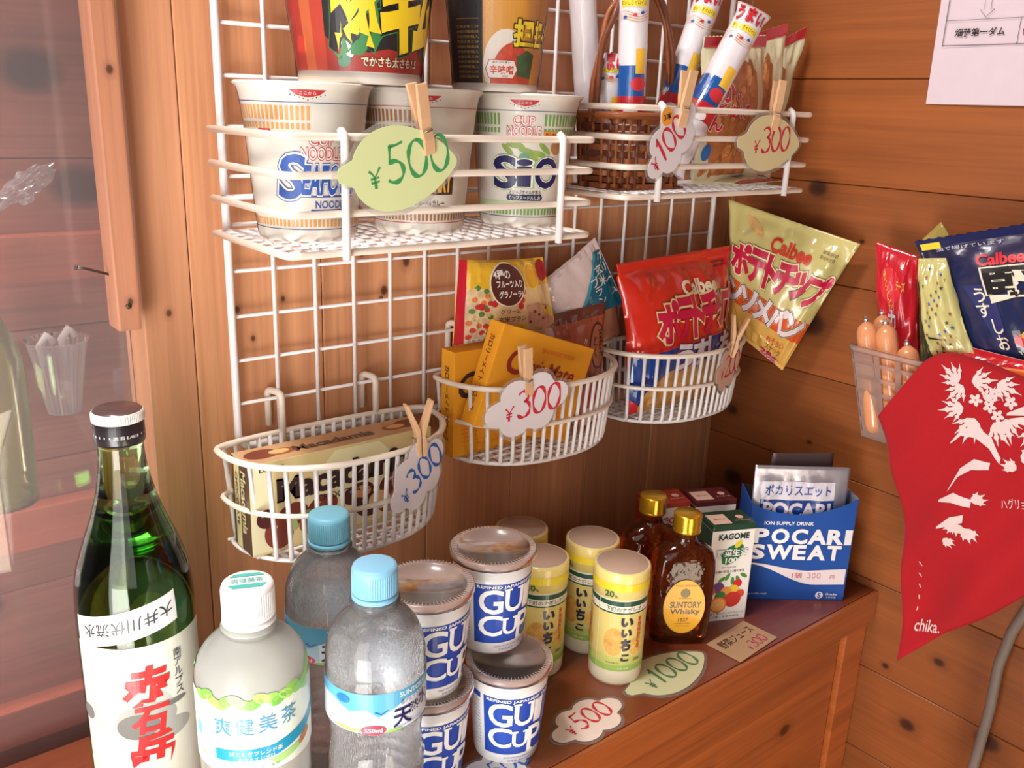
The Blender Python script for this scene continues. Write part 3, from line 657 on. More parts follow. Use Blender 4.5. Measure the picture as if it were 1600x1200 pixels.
# ------------------------------------------------------------------ whisky flasks
def flask(label, x, y, rz):
    t = thing('whisky_bottle', label, 'whisky bottle', 'amber pocket bottles of whisky', (x, y, 0), rz)
    def ring(bm, w, d, z, n=48, e=.62):
        out = []
        for k in range(n):
            a = 2*PI*k/n; c, s = math.cos(a), math.sin(a); out.append(bm.verts.new((w*math.copysign(abs(c)**e, c), d*math.copysign(abs(s)**e, s), z)))
        return out
    lev = [(.024, .0125, 0, .5), (.0275, .0150, .002, .5), (.0290, .0160, .006, .5), (.0300, .0165, .030, .5), (.0305, .0165, .060, .5), (.0305, .0165, .078, .52), (.0298, .0162, .088, .56), (.0268, .0150, .0965, .62), (.0200, .0130, .1020, .78), (.0125, .0112, .1045, .95), (.0106, .0106, .109, 1), (.0104, .0104, .114, 1), (.0120, .0120, .1150, 1), (.0120, .0120, .1170, 1), (.0100, .0100, .1175, 1), (.0100, .0100, .125, 1)]
    bm = bmesh.new(); R = [ring(bm, w, d, z, 64, e) for w, d, z, e in lev]
    for A, B in zip(R, R[1:]):
        for k in range(64): q = bm.faces.new((A[k], A[(k+1) % 64], B[(k+1) % 64], B[k])); q.smooth = True
    bm.faces.new(R[0][::-1]); bm.faces.new(R[-1]); obj('glass_body', bm, AMBER, t)
    bm = bmesh.new(); prof = [(0, .135), (.0120, .135), (.0132, .1342)]
    for k in range(5): prof += [(.0136, .1335-k*.0030), (.0128, .1320-k*.0030)]
    prof += [(.0136, .1185), (.0134, .1165), (.0125, .1165)]
    lathe(bm, prof, 48); obj('screw_cap', bm, M('gold_metal_cap', (214, 168, 40), .25, metal=.8, coat=.3), t)
    def f(u, v, h): return Vector((u, -.0170-h, v))       # the flat front faces -y in local space
    a = Art(); a.oval(0, .043, .0205, .0290, P(206, 140, 30), .5, n=48); a.oval(0, .043, .0198, .0283, P(232, 168, 34), 1, n=48)
    a.text('SUNTORY', .001, .0455, .030, .0062, P(90, 50, 16), 3, .035, outline=[(P(246, 214, 130), .03)]); a.text('Whisky', .001, .0375, .029, .0070, P(90, 50, 16), 3, .035, outline=[(P(246, 214, 130), .03)])
    a.oval(0, .0580, .0048, .0048, P(120, 100, 50), 2); a.text('ANGLE BLENDED', 0, .0660, .022, .0018, P(150, 90, 20), 2); a.text('Established', 0, .0525, .012, .0012, P(110, 70, 20), 2); a.text('1937', 0, .0290, .0095, .0040, P(110, 70, 20), 2.5, .01)
    a.text('BLENDED WHISKY', 0, .0250, .016, .0015, P(110, 70, 20), 2); a.text('PRODUCT OF JAPAN', 0, .0222, .013, .0013, P(110, 70, 20), 2)
    a.build('oval_label', f, t); return t
AMBER = M('amber_whisky_glass', (176, 84, 38), .05, trans=.92, ior=1.42, var=.05, bump=1.0, scale=75, coat=.2)
flask('amber whisky flask in front, with its oval yellow label facing out', -.2530, -.1800, -.60)
flask('amber whisky flask behind and to the left of the labelled one', -.2500, -.1330, -.52)

# ------------------------------------------------------------------ juice cartons
def carton(label, x, y, rz, top, art):
    t = thing('juice_carton', label, 'juice carton', 'small vegetable juice cartons', (x, y, 0), rz)
    w, d, h = .0235, .0165, .1080
    bm = bmesh.new(); box(bm, (-w, -d, 0), (w, d, h-.003), 0, .0009); obj('carton_box', bm, P(238, 232, 224, 'paper'), t)
    bm = bmesh.new(); box(bm, (-w-.0002, -d-.0002, h-.0065), (w+.0002, d+.0002, h), 0, .0012); obj('carton_top', bm, top, t)
    a = Art(); art(a); a.build('front_print', plane_map((0, -d, 0), (1, 0, 0), (0, 0, 1)), t)
    a = Art(); a.rect(-d*.97, .002, d*.97, h-.006, top, 1); a.build('side_print', plane_map((-w, 0, 0), (0, -1, 0), (0, 0, 1)), t)
    a = Art(); a.rect(-w*.9, -d*.8, -w*.05, d*.5, P(226, 190, 170, 'paper'), 1); a.oval(w*.55, 0, .004, .004, P(236, 190, 170), 1); a.text('開け口', -w*.45, -.003, .012, .003, P(150, 90, 70), 2); a.text('ストロー口', w*.5, -.008, .016, .0025, WHT, 2)
    a.build('top_print', plane_map((0, 0, h), (1, 0, 0), (0, 1, 0)), t); return t
def veg(a):
    a.text('KAGOME', .000, .0955, .033, .0062, P(30, 50, 40), 3, .04)
    a.poly([(-.010, .066), (-.012, .076), (-.004, .084), (.008, .088), (.012, .084), (.011, .074), (.004, .067), (-.004, .064)], P(40, 110, 60), 1.5); a.oval(.006, .0865, .005, .003, P(226, 206, 60), 1.6, .8)
    a.text('野菜生活', 0, .0775, .034, .0080, P(240, 240, 236), 3, .05, outline=[(P(40, 96, 60), .05)]); a.text('100', .0, .0690, .013, .0055, P(240, 240, 236), 3, .03)
    a.text('Original', -.002, .0610, .016, .0020, P(60, 90, 60), 2); a.text('20種の野菜と3種の果実', .0, .0565, .032, .0030, P(120, 80, 90), 2, .01)
    for cx, cy, r, c in ((-.020, .035, .006, (214, 76, 44)), (-.011, .0385, .0065, (110, 60, 120)), (-.002, .0330, .0065, (224, 150, 60)), (.006, .0340, .0070, (236, 190, 60)), (.010, .0420, .0050, (206, 40, 50)), (-.008, .0290, .006, (60, 120, 60)), (.006, .0240, .0095, (200, 50, 44)), (.014, .0300, .005, (214, 80, 60))): a.oval(cx, cy, r, r*.92, P(*c), 1+cy*-8+1)
    a.oval(-.0095, .0190, .0095, .0090, P(226, 120, 50), 2.2); a.oval(-.0095, .0190, .0078, .0073, P(244, 176, 90), 2.5)
    for k in range(8): a.stroke([(-.0095, .019), (-.0095+.0072*math.cos(k*PI/4), .019+.0068*math.sin(k*PI/4))], .0005, P(250, 210, 150), 3)
    for k in range(5): a.oval(-.008+k*.006, .0475+.003*math.sin(k*2), .0045, .0020, P(80, 140, 60), 1.3, .6+k*.5)
    a.text('野菜汁 果汁 ミックスジュース', 0, .0085, .040, .0022, P(90, 90, 90), 2); a.text('砂糖・食塩不使用', 0, .0048, .030, .0020, P(90, 90, 90), 2)
def redc(c):
    def g(a): a.rect(-.0230, .090, .0230, .1015, c, .8) if c is not None else None; a.text('KAGOME', .0, .0880, .036, .0070, P(170, 40, 50), 3, .04); a.text('野菜一日', 0, .0700, .030, .0080, P(150, 50, 50), 3, .04)
    return g
DKG = P(30, 66, 44)
carton('white juice carton with fruit picture and dark green edge, in front', -.1830, -.1745, -.42, DKG, veg)
carton('white juice carton with red top, behind the whisky caps', -.1980, -.1020, -.40, P(170, 52, 40), redc(None))
carton('white juice carton with dark plum top, behind the green-edged carton', -.1520, -.1260, -.42, P(96, 34, 40), redc(None))

# ------------------------------------------------------------------ drink powder display box and pouches
t = thing('powder_box', 'open blue display box with big white letters standing on the counter end', 'box', loc=(-.0965, -.2060, 0), rz=math.atan2(-.064, .084))
PB = P(26, 76, 158, 'paper'); w, d = .0560, .0400; H = .112
bm = bmesh.new(); N = 16; top = []
for k in range(N+1):
    x = -w+2*w*k/N; top.append((x, H-.0155*math.sin(PI*k/N)**.8+.0005*k))
lo = [bm.verts.new((x, 0, 0)) for x, z in top]; hi = [bm.verts.new((x, 0, z)) for x, z in top]; lo2 = [bm.verts.new((x, .0008, 0)) for x, z in top]; hi2 = [bm.verts.new((x, .0008, z)) for x, z in top]
for k in range(N):
    bm.faces.new((lo[k], lo[k+1], hi[k+1], hi[k])); bm.faces.new((lo2[k+1], lo2[k], hi2[k], hi2[k+1])); bm.faces.new((hi[k], hi[k+1], hi2[k+1], hi2[k]))
obj('front_panel', bm, PB, t)
for s in (-1, 1):
    bm = bmesh.new(); x = s*w; v = [bm.verts.new(p) for p in ((x, 0, 0), (x, d, 0), (x, d, H+.006), (x, 0, H+(.0085 if s > 0 else 0)))]; v2 = [bm.verts.new(q.co-Vector((s*.0008, 0, 0))) for q in v]
    bm.faces.new(v); bm.faces.new(v2[::-1])
    for k in range(4): bm.faces.new((v[k], v[(k+1) % 4], v2[(k+1) % 4], v2[k]))
    bmesh.ops.recalc_face_normals(bm, faces=bm.faces); obj('side_panel', bm, PB if s < 0 else P(120, 124, 150, 'paper'), t)
boxobj('back_panel', (-w, d-.0008, 0), (w, d, H+.004), P(60, 50, 50, 'paper'), t, 0); boxobj('base_panel', (-w, 0, 0), (w, d, .0008), PB, t, 0)
a = Art(); W3 = P(236, 232, 236)
a.text('ION SUPPLY DRINK', -.014, .0905, .052, .0038, W3, 3, .03)
for ch, cx, wd in (('P', -.0420, .0140), ('O', -.0215, .0170), ('C', -.0010, .0150), ('A', .0180, .0170), ('R', .0370, .0145), ('I', .0510, .0040)): a.text(ch, cx, .0755, wd, .0155, W3, 3, .055)
for ch, cx, wd in (('S', -.0445, .0140), ('W', -.0205, .0250), ('E', .0010, .0115), ('A', .0195, .0165), ('T', .0380, .0130)): a.text(ch, cx, .0570, wd, .0155, W3, 3, .055)
up = [(-w+.002+2*(w-.002)*k/24, .0440-.0085*(.5-.5*math.cos(PI*min(1, k/15)))+.0030*max(0, (k-15)/9)) for k in range(25)]; dn = [(-w+.002+2*(w-.002)*k/24, .0425-.0235*(.5-.5*math.cos(PI*min(1, k/17)))+.0010*max(0, (k-17)/7)) for k in range(25)]
for k in range(24): a.poly([dn[k], dn[k+1], up[k+1], up[k]], P(228, 214, 218), 2)
a.text('1袋', .0020, .0300, .0110, .0065, P(214, 90, 100, 'marker'), 4, .0); price(a, '300', .0090, .0270, .0062, P(214, 90, 100, 'marker'), .12, 0, 4, .85, .01); a.text('円', .0400, .0285, .0048, .0045, P(214, 90, 100, 'marker'), 4)
a.oval(.0290, .0065, .0042, .0042, W3, 2); a.text('S', .0290, .0065, .0030, .0055, P(26, 76, 158), 3, .04); a.text('Otsuka', .0420, .0080, .012, .0026, W3, 2, .01); a.text('大塚製薬', .0420, .0040, .011, .0022, W3, 2)
a.text('74g(1L用)×5袋', -.0400, .0070, .024, .0026, W3, 2)
a.build('front_print', plane_map((0, 0, 0), (1, 0, 0), (0, 0, 1)), t)
BOXM = Matrix.Translation((-.0965, -.2060, 0)) @ Matrix.Rotation(math.atan2(-.064, .084), 4, 'Z')
SILV = M('silver_foil', (206, 200, 212), .3, metal=.75, var=.1, bump=.35, scale=50)

def bag(name, label, cat, TL, TR, BR, BL, bulge, mat, art=None, group=None, back=None, seal=(.06, .06), pinch=.03, wr=.0012, seed=1, nu=34, nv=34, aw=None, side_seal=False, backbulge=.6, zig=0, film=None):
    """sealed film bag spanned by four corner points (top left, top right, bottom right, bottom left as the viewer sees it)"""
    TL, TR, BR, BL = map(Vector, (TL, TR, BR, BL)); c = (TL+TR+BR+BL)/4
    t = thing(name, label, cat, group, c); TL, TR, BR, BL = TL-c, TR-c, BR-c, BL-c
    N = ((TR+BR-TL-BL).cross(TL+TR-BL-BR)).normalized(); Wd = (TR+BR-TL-BL).length/2; Ht = (TL+TR-BL-BR).length/2
    def prof(s, tt):
        if side_seal: s, tt = tt, s
        q = (tt-seal[0])/(1-seal[0]-seal[1]); q = min(max(q, 0), 1); a = math.sin(PI*q)**.62 if 0 < q < 1 else 0
        b = (1-abs(2*s-1)**2.6)**.6 if 0 < s < 1 else 0
        return a*b
    def S_(s, tt, side, h=0):
        pq = prof(s, tt); ss = s; e = pinch*math.sin(PI*min(max(tt, 0), 1))
        if side_seal: t2 = .5+(tt-.5)*(1-2*pinch*math.sin(PI*s)); p = BL.lerp(BR, s).lerp(TL.lerp(TR, s), t2)
        else: ss = .5+(s-.5)*(1-2*e); p = BL.lerp(BR, ss).lerp(TL.lerp(TR, ss), tt)
        edge = 1-min(1, pq*1.3)
        w = wr*(noise.noise(Vector((s*5+seed, tt*5, seed*3)))*.9+noise.noise(Vector((s*(13 if edge > .4 else 9)+seed, tt*4, seed)))*(.5+edge*1.2))
        tt2 = s if side_seal else tt
        if tt2 < seal[0] or tt2 > 1-seal[1]: w = wr*.8*noise.noise(Vector((s*3+seed, tt*3, 7)))+.00022*math.sin((tt if not side_seal else s)*Ht*4200)
        if side > 0: return p+N*(bulge*pq+w*min(1, .3+pq*2)+h)
        return p+N*(-bulge*backbulge*pq-.0006+w*(1 if pq < .01 else .5))
    bm = bmesh.new(); F = [[bm.verts.new(S_(i/nu, j/nv, 1)) for i in range(nu+1)] for j in range(nv+1)]
    if zig:
        for i in range(nu+1): F[nv][i].co += (TL-BL).normalized()*(zig if i % 2 else 0)
    Bk = [[bm.verts.new(S_(i/nu, j/nv, -1)) for i in range(nu+1)] for j in range(nv+1)]
    for j in range(nv):
        for i in range(nu):
            q = bm.faces.new((F[j][i], F[j][i+1], F[j+1][i+1], F[j+1][i])); q.smooth = True
            q = bm.faces.new((Bk[j][i+1], Bk[j][i], Bk[j+1][i], Bk[j+1][i+1])); q.smooth = True; q.material_index = 1 if back else 0
    for j in range(nv):
        bm.faces.new((F[j+1][0], Bk[j+1][0], Bk[j][0], F[j][0])); bm.faces.new((F[j][nu], Bk[j][nu], Bk[j+1][nu], F[j+1][nu]))
    for i in range(nu):
        bm.faces.new((F[0][i], Bk[0][i], Bk[0][i+1], F[0][i+1])); bm.faces.new((F[nv][i+1], Bk[nv][i+1], Bk[nv][i], F[nv][i]))
    obj('bag_body', bm, [mat, back] if back else mat, t)
    if art:
        a = Art(); art(a)                                     # art is drawn on a 100 x 100 sheet, origin bottom left
        a.build('printed_design', lambda u, v, h: S_(min(max(u/100, .0), 1), min(max(v/100, .0), 1), 1, h*1.6), t, 100/nu, 100/nv, step=.00018)
    return t

pt = [BOXM @ Vector(p) for p in ((-.053, .012, .150), (.048, .014, .149), (.047, .008, .010), (-.053, .006, .010))]
def pouch(a):
    a.rect(8, 8, 86, 84, P(24, 60, 130, 'film'), 1); a.rect(8, 74, 86, 88, P(214, 206, 214), 2)
    a.text('ポカリスエット', 47, 81.5, 70, 8, P(40, 76, 150), 3, .03); a.text('POCARI', 47, 66, 70, 11, P(206, 196, 206), 3, .05); a.text('SWEAT', 47, 51, 66, 11, P(206, 196, 206), 3, .05)
bag('powder_pouch', 'silver foil drink powder pouch standing up out of the blue box', 'pouch', *pt, .0045, SILV, pouch, 'drink powder pouches in the blue box', seal=(.05, .09), pinch=0, wr=.0014, seed=4)
pt = [BOXM @ Vector(p) for p in ((-.030, .030, .157), (.036, .032, .158), (.036, .026, .012), (-.050, .024, .012))]
bag('powder_pouch', 'dark rear pouch just showing above the silver one', 'pouch', *pt, .0035, M('dark_foil', (84, 66, 66), .45, metal=.3, bump=.3), None, 'drink powder pouches in the blue box', seal=(.05, .09), pinch=0, seed=8, nu=12, nv=12)

# ------------------------------------------------------------------ drink bottles at the front left
# tall green sake bottle
t = thing('sake_bottle', 'tall green glass sake bottle with red calligraphy label, front left', 'sake bottle', loc=(-.7310, -.0890, 0))
prof = [(0, .004), (.030, .003), (.034, 0), (.037, .002), (.0385, .006), (.0388, .012), (.0388, .150)]+sm([(.0388, .150), (.0384, .168), (.0362, .186), (.0310, .204), (.0245, .222), (.0190, .240), (.0158, .256), (.0144, .268), (.0140, .276)], 4)[1:]+[(.0152, .2775), (.0152, .2800), (.0130, .2802), (.0130, .2900), (0, .2900)]
GREENG = M('green_bottle_glass', (160, 220, 140), .03, trans=1, ior=1.33, var=.02)
GREENL = M('green_bottle_glass_thin', (200, 238, 176), .03, trans=1, ior=1.48, var=.02)
bm = bmesh.new(); lathe(bm, prof, 96); obj('glass_body', bm, GREENL, t)
inn = [(0, .008), (.0360, .008), (.0362, .012), (.0362, .150)]+sm([(.0362, .150), (.0358, .168), (.0335, .186), (.0285, .204), (.0222, .222), (.0196, .2300)], 3)[1:]+[(0, .2302)]
bm = bmesh.new(); lathe(bm, inn, 64); obj('sake', bm, GREENG, t)
bm = bmesh.new(); lathe(bm, [(0, .3002), (.0140, .3001), (.0152, .2990)], 64, 2); lathe(bm, [(.0152, .2990), (.0160, .2985), (.0163, .2925), (.0152, .2920)], 64, 0); lathe(bm, [(.0152, .2930), (.0158, .2925), (.0158, .2790), (.0154, .2775), (.0140, .2775)], 64, 1)
obj('screw_cap', bm, [P(224, 216, 206), M('black_cap', (38, 30, 34), .35, coat=.4), M('cap_disc_brown', (84, 60, 58), .4, coat=.3, var=.4, scale=260)], t)
bm = bmesh.new()
for k in range(72):
    a = 2*PI*k/72; c, s = math.cos(a), math.sin(a); tube(bm, [(c*.0162, s*.0162, .2930), (c*.0162, s*.0162, .2978)], .0003, seg=4, cap=False)
obj('cap_knurling', bm, P(224, 216, 206), t)
a0 = facing(-.731, -.089); f = cyl_map(.0388, interp(prof[4:40]), a0); a = Art(); LB = P(226, 224, 206, 'paper')
a.rect(-.0480, .020, .0520, .1450, LB, 1)
INK = P(120, 118, 112, 'paper'); IN2 = P(168, 166, 156, 'paper'); IN3 = P(196, 194, 182, 'paper')
for cx, cy, rx, ry, m, L in ((-.012, .095, .030, .020, IN3, 1.3), (.0, .088, .020, .013, IN2, 1.6), (-.006, .0835, .014, .010, INK, 1.9), (-.044, .0900, .006, .006, INK, 1.9), (.008, .0965, .012, .0028, IN2, 2.0), (.020, .0960, .008, .0022, INK, 2.1), (.012, .076, .018, .008, IN2, 1.7)): a.oval(cx, cy, rx, ry, m, L, .05)
RB = P(206, 44, 44)
for ch, cy, w, h in (('赤', .1150, .0270, .0275), ('石', .0880, .0210, .0195), ('岳', .0635, .0260, .0255)): a.text(ch, .0020, cy, w, h, RB, 4, .085, shear=.14)
a.vtext('南アルプス', .0235, .1360, .0062, .0068, P(60, 64, 80), 3, .01)
a.build('paper_label', f, t, .0026, .02)
a = Art(); fr = interp(prof[4:40])
def fs(u, v, h):                                              # neck sticker, running slightly uphill to the right
    vv = v-.003+.24*(u+.012)*.9; return cyl_map(.037, fr, a0)(u, vv, h)
a.rect(-.0440, .1520, .0250, .1740, P(236, 232, 228, 'paper'), 1)
for i, ch in enumerate('大井川伏流水'): a.text(ch, .0175-i*.0098, .1635, .0085, .0095, P(60, 60, 66), 3, .01, rot=PI)
a.build('neck_sticker', fs, t, .0026, .006)
a = Art()
for k in range(26): a.rect(-.045+k*.0035, .2835, -.0443+k*.0035, .2850, P(200, 196, 190), 1)
a.text('清酒 SAKE', .004, .2842, .016, .0026, P(200, 196, 190), 2); a.build('cap_print', cyl_map(.0158, lambda v: .0158, a0), t, .001)

PETP = clear('clear_bottle_plastic', (250, 252, 255), .17, .05, .28)
WATER = bpy.data.materials.new('bottled_water'); WATER.use_nodes = True; nt = WATER.node_tree; nt.nodes.clear()
o_ = nt.nodes.new('ShaderNodeOutputMaterial'); tr = nt.nodes.new('ShaderNodeBsdfTransparent'); rf = nt.nodes.new('ShaderNodeBsdfRefraction'); rf.inputs['IOR'].default_value = 1.3; rf.inputs['Roughness'].default_value = .02
nz = nt.nodes.new('ShaderNodeTexNoise'); nz.inputs['Scale'].default_value = 55; bp = nt.nodes.new('ShaderNodeBump'); bp.inputs['Strength'].default_value = .6; bp.inputs['Distance'].default_value = .002; nt.links.new(nz.outputs[0], bp.inputs['Height']); nt.links.new(bp.outputs[0], rf.inputs['Normal'])
mx = nt.nodes.new('ShaderNodeMixShader'); mx.inputs[0].default_value = .62; nt.links.new(tr.outputs[0], mx.inputs[1]); nt.links.new(rf.outputs[0], mx.inputs[2]); nt.links.new(mx.outputs[0], o_.inputs[0])
def petbottle(label, x, y, prof, capc, captop, art, dz, rot, group, labm, body=PETP, capr=.0148, caph=(.190, .213), liquid=True, topart=None):
    t = thing('drink_bottle', label, 'bottle', group, (x, y, 0)); a0 = facing(x, y)+rot
    bm = bmesh.new(); lathe(bm, prof, 96)
    obj('bottle_body', bm, body, t)
    if liquid:
        q = [(max(0, r-.0012), z+.001) for r, z in prof if z < .172]; q = [(0, q[0][1])]+q[1:]+[(0, q[-1][1])]
        bm = bmesh.new(); lathe(bm, q, 64); obj('liquid', bm, WATER, t)
    z0, z1 = caph; bm = bmesh.new(); lathe(bm, [(capr-.001, z0+.0035), (capr, z0+.004), (capr, z1-.003), (capr-.0008, z1-.0009), (capr-.003, z1), (0, z1)], 64); lathe(bm, [(capr-.0012, z0), (capr+.0004, z0), (capr+.0004, z0+.003), (capr-.0012, z0+.0032)], 64)
    obj('screw_cap', bm, capc, t)
    bm = bmesh.new()
    for k in range(60):
        a = 2*PI*k/60; c, s = math.cos(a), math.sin(a); tube(bm, [(c*capr, s*capr, z0+.005), (c*capr, s*capr, z1-.004)], .00028, seg=4, cap=False)
    obj('cap_ribs', bm, capc, t)
    bm = bmesh.new(); lathe(bm, [(capr-.0022, z0-.004), (capr+.0016, z0-.0035), (capr+.0016, z0-.0020), (capr-.0022, z0-.0015)], 64); obj('neck_ring', bm, body, t)
    a = Art(); art(a); a.f = [([(u_, v_+dz) for u_, v_ in q_], f_, m_, l_) for q_, f_, m_, l_ in a.f]; ri = interp(prof); a.build('wrap_label', cyl_map(.033, lambda v: ri(v)+.0003, a0, 0), t, .0026, .006)
    if topart:
        a = Art(); topart(a); ca, sa = math.cos(a0), math.sin(a0); a.build('cap_top_print', lambda u, v, h: Vector((-sa*u-ca*v, ca*u-sa*v, z1+h)), t)
    return t
WB = [(0, .004), (.020, .003), (.026, 0), (.0305, .003), (.0325, .010)]+[(.0322+.0009*math.cos(k*2.2), .014+k*.0034) for k in range(18)]+[(.0308, .082), (.0305, .092), (.0318, .100), (.0330, .104), (.0332, .107), (.0332, .140), (.0325, .143), (.0330, .1465)]+sm([(.0330, .1465), (.0328, .152), (.0314, .160), (.0280, .169), (.0220, .177), (.0155, .183), (.0136, .186)], 4)[1:]+[(.0130, .189)]
LBL1, LBL2, LBL3 = P(92, 172, 206), P(176, 208, 228), P(224, 232, 240)
def water(a):
    for o in (-.104, 0, .104):
        a.rect(-.052+o, .0960, .052+o, .1250, LBL3, 1); a.rect(-.052+o, .1170, .052+o, .1250, LBL1, 1.5)
        a.poly([(-.034+o, .117), (-.020+o, .111), (-.010+o, .1135), (-.002+o, .108), (.008+o, .1125), (.016+o, .117)], LBL1, 1.4); a.rect(-.030+o, .098, .006+o, .110, LBL2, 1.2)
        a.text('SUNTORY', .0230+o, .1215, .022, .0035, P(226, 240, 246), 3, .03); a.vtext('天', .0140+o, .1120, .0130, .0130, NAVY, 4, .03); a.text('然', .0225+o, .1085, .0085, .0080, NAVY, 4, .01); a.text('水', .0320+o, .1110, .0105, .0110, NAVY, 4, .02); a.text('南アルプスの', .0210+o, .1155, .017, .0038, P(90, 90, 140), 4, .0)
        a.oval(-.0050+o, .0985, .0080, .0036, P(206, 60, 80), 3); a.text('550ml', -.0050+o, .0985, .0110, .0030, P(246, 220, 226), 4, .03)
        a.oval(-.0250+o, .1195, .0050, .0030, P(40, 120, 180), 3); a.stroke([(-.004+o, .112), (0+o, .1100), (.004+o, .1125)], .0014, P(40, 96, 180), 3); a.oval(-.022+o, .0980, .010, .0014, P(196, 220, 110), 2.2); a.oval(.008+o, .0965, .006, .0010, P(150, 200, 80), 2.2); a.text('Natural Mineral Water', .0200+o, .0985, .022, .0016, P(90, 130, 180), 3)
CB = M('sky_blue_cap', (134, 192, 222), .45, coat=.1, var=.03, sss=.1)
petbottle('clear water bottle with a sky blue cap, in front beside the sake cups', -.6190, -.2240, WB, CB, None, water, .0135, .10, 'clear water bottles with blue caps', None)
CB2 = M('teal_blue_cap', (110, 172, 192), .45, coat=.1, var=.03)
petbottle('clear water bottle with a duller blue cap, behind under the chocolate basket', -.6080, -.1400, WB, CB2, None, water, .0135, -.45, 'clear water bottles with blue caps', None)
TB = [(0, .004), (.020, .003), (.026, 0), (.0315, .003), (.0335, .010), (.0338, .030), (.0325, .050), (.0338, .070), (.0345, .078), (.0345, .152)]+sm([(.0345, .152), (.0340, .158), (.0322, .165), (.0280, .172), (.0215, .1785), (.0160, .183), (.0142, .186)], 4)[1:]+[(.0138, .189)]
def tea(a):
    for o in (-.108, 0, .108):
        a.rect(-.054+o, .0790, .054+o, .1290, P(232, 240, 224), 1)
        for k in range(15): a.oval(-.034+k*.0048+o, .1290+.0022*math.sin(k*1.7), .0052, .0032, P(*((150, 206, 90), (120, 190, 80), (176, 220, 110))[k % 3]), 1.4+.05*(k % 3), .5*math.sin(k*2.1))
        a.poly([(.018+o, .128), (.030+o, .131), (.044+o, .141), (.050+o, .141), (.040+o, .130), (.028+o, .125)], P(150, 206, 90), 1.8)
        for ch, cx in (('爽', -.0185), ('健', -.0060), ('美', .0070), ('茶', .0200)): a.text(ch, cx+o, .1130+.0010*cx/.02, .0105, .0120, P(70, 150, 190), 3, .0)
        a.poly([(-.024+o, .096), (.010+o, .097), (.034+o, .102), (.050+o, .110), (.050+o, .104), (.034+o, .094), (.010+o, .0885), (-.024+o, .088)], P(30, 150, 186), 2)
        a.text('はとむぎブレンド茶', .000+o, .0935, .030, .0032, WHT, 3, .02); a.text('カフェインゼロ', .000+o, .0900, .020, .0018, WHT, 3, .01)
        a.poly([(.006+o, .0870), (.018+o, .0885), (.030+o, .0905), (.030+o, .0860), (.012+o, .0820)], P(170, 214, 130), 2.2); a.oval(.032+o, .0905, .006, .003, P(190, 120, 80, 'food'), 2.4, .5); a.text('からだ巡る 十六素材', .000+o, .0825, .026, .0022, P(120, 140, 120), 2.5)
        a.oval(-.038+o, .104, .003, .005, P(120, 206, 220), 2); a.text('500ml', -.033+o, .088, .009, .003, P(150, 206, 120), 2)
PET2 = clear('milky_bottle_plastic', (250, 250, 242), .62, .08, .2)
def ttop(a): a.poly([(-.0115, -.0040), (-.0085, -.0085), (.0085, -.0085), (.0115, -.0040)], P(70, 190, 180), 1); a.poly([(-.0105, .0055), (-.0075, .0092), (.0075, .0092), (.0105, .0055)], P(70, 190, 180), 1); a.text('爽健美茶', 0, .0006, .019, .0060, P(70, 190, 180), 1)
petbottle('milky tea bottle with a white cap and green leaf label, front left', -.6950, -.2020, TB, M('white_cap', (244, 240, 236), .4, var=.02, sss=.1), None, tea, .0235, .0, None, None, PET2, .0158, (.1885, .2145), True, ttop)

# ------------------------------------------------------------------ what the baskets hold
CHOC = [P(110, 46, 34), P(130, 56, 40), P(80, 32, 28)]
NUT = P(214, 164, 104)
def rotbox(name, label, cat, c, w, h, d, roty, mats, front=None, side=None, topa=None, group=None, rz=0, rx=0):
    """box with its front facing -y; art for front, left side and top"""
    t = thing(name, label, cat, group, c); R = Matrix.Rotation(rz, 3, 'Z') @ Matrix.Rotation(roty, 3, 'Y') @ Matrix.Rotation(rx, 3, 'X')
    bm = bmesh.new(); box(bm, (-w/2, -d/2, -h/2), (w/2, d/2, h/2), 0, .0007); bm.transform(R.to_4x4()); obj('carton_body', bm, mats, t)
    X, Y, Z = R @ Vector((1, 0, 0)), R @ Vector((0, 1, 0)), R @ Vector((0, 0, 1))
    for nm, art, o, U, V in (('front_print', front, -Y*d/2, X, Z), ('side_print', side, -X*w/2, -Y, Z), ('top_print', topa, Z*h/2, X, Y)):
        if art: a = Art(); art(a); a.build(nm, plane_map(o, U, V), t)
    return t
CREAM = P(226, 208, 156); DKB = P(54, 32, 34)
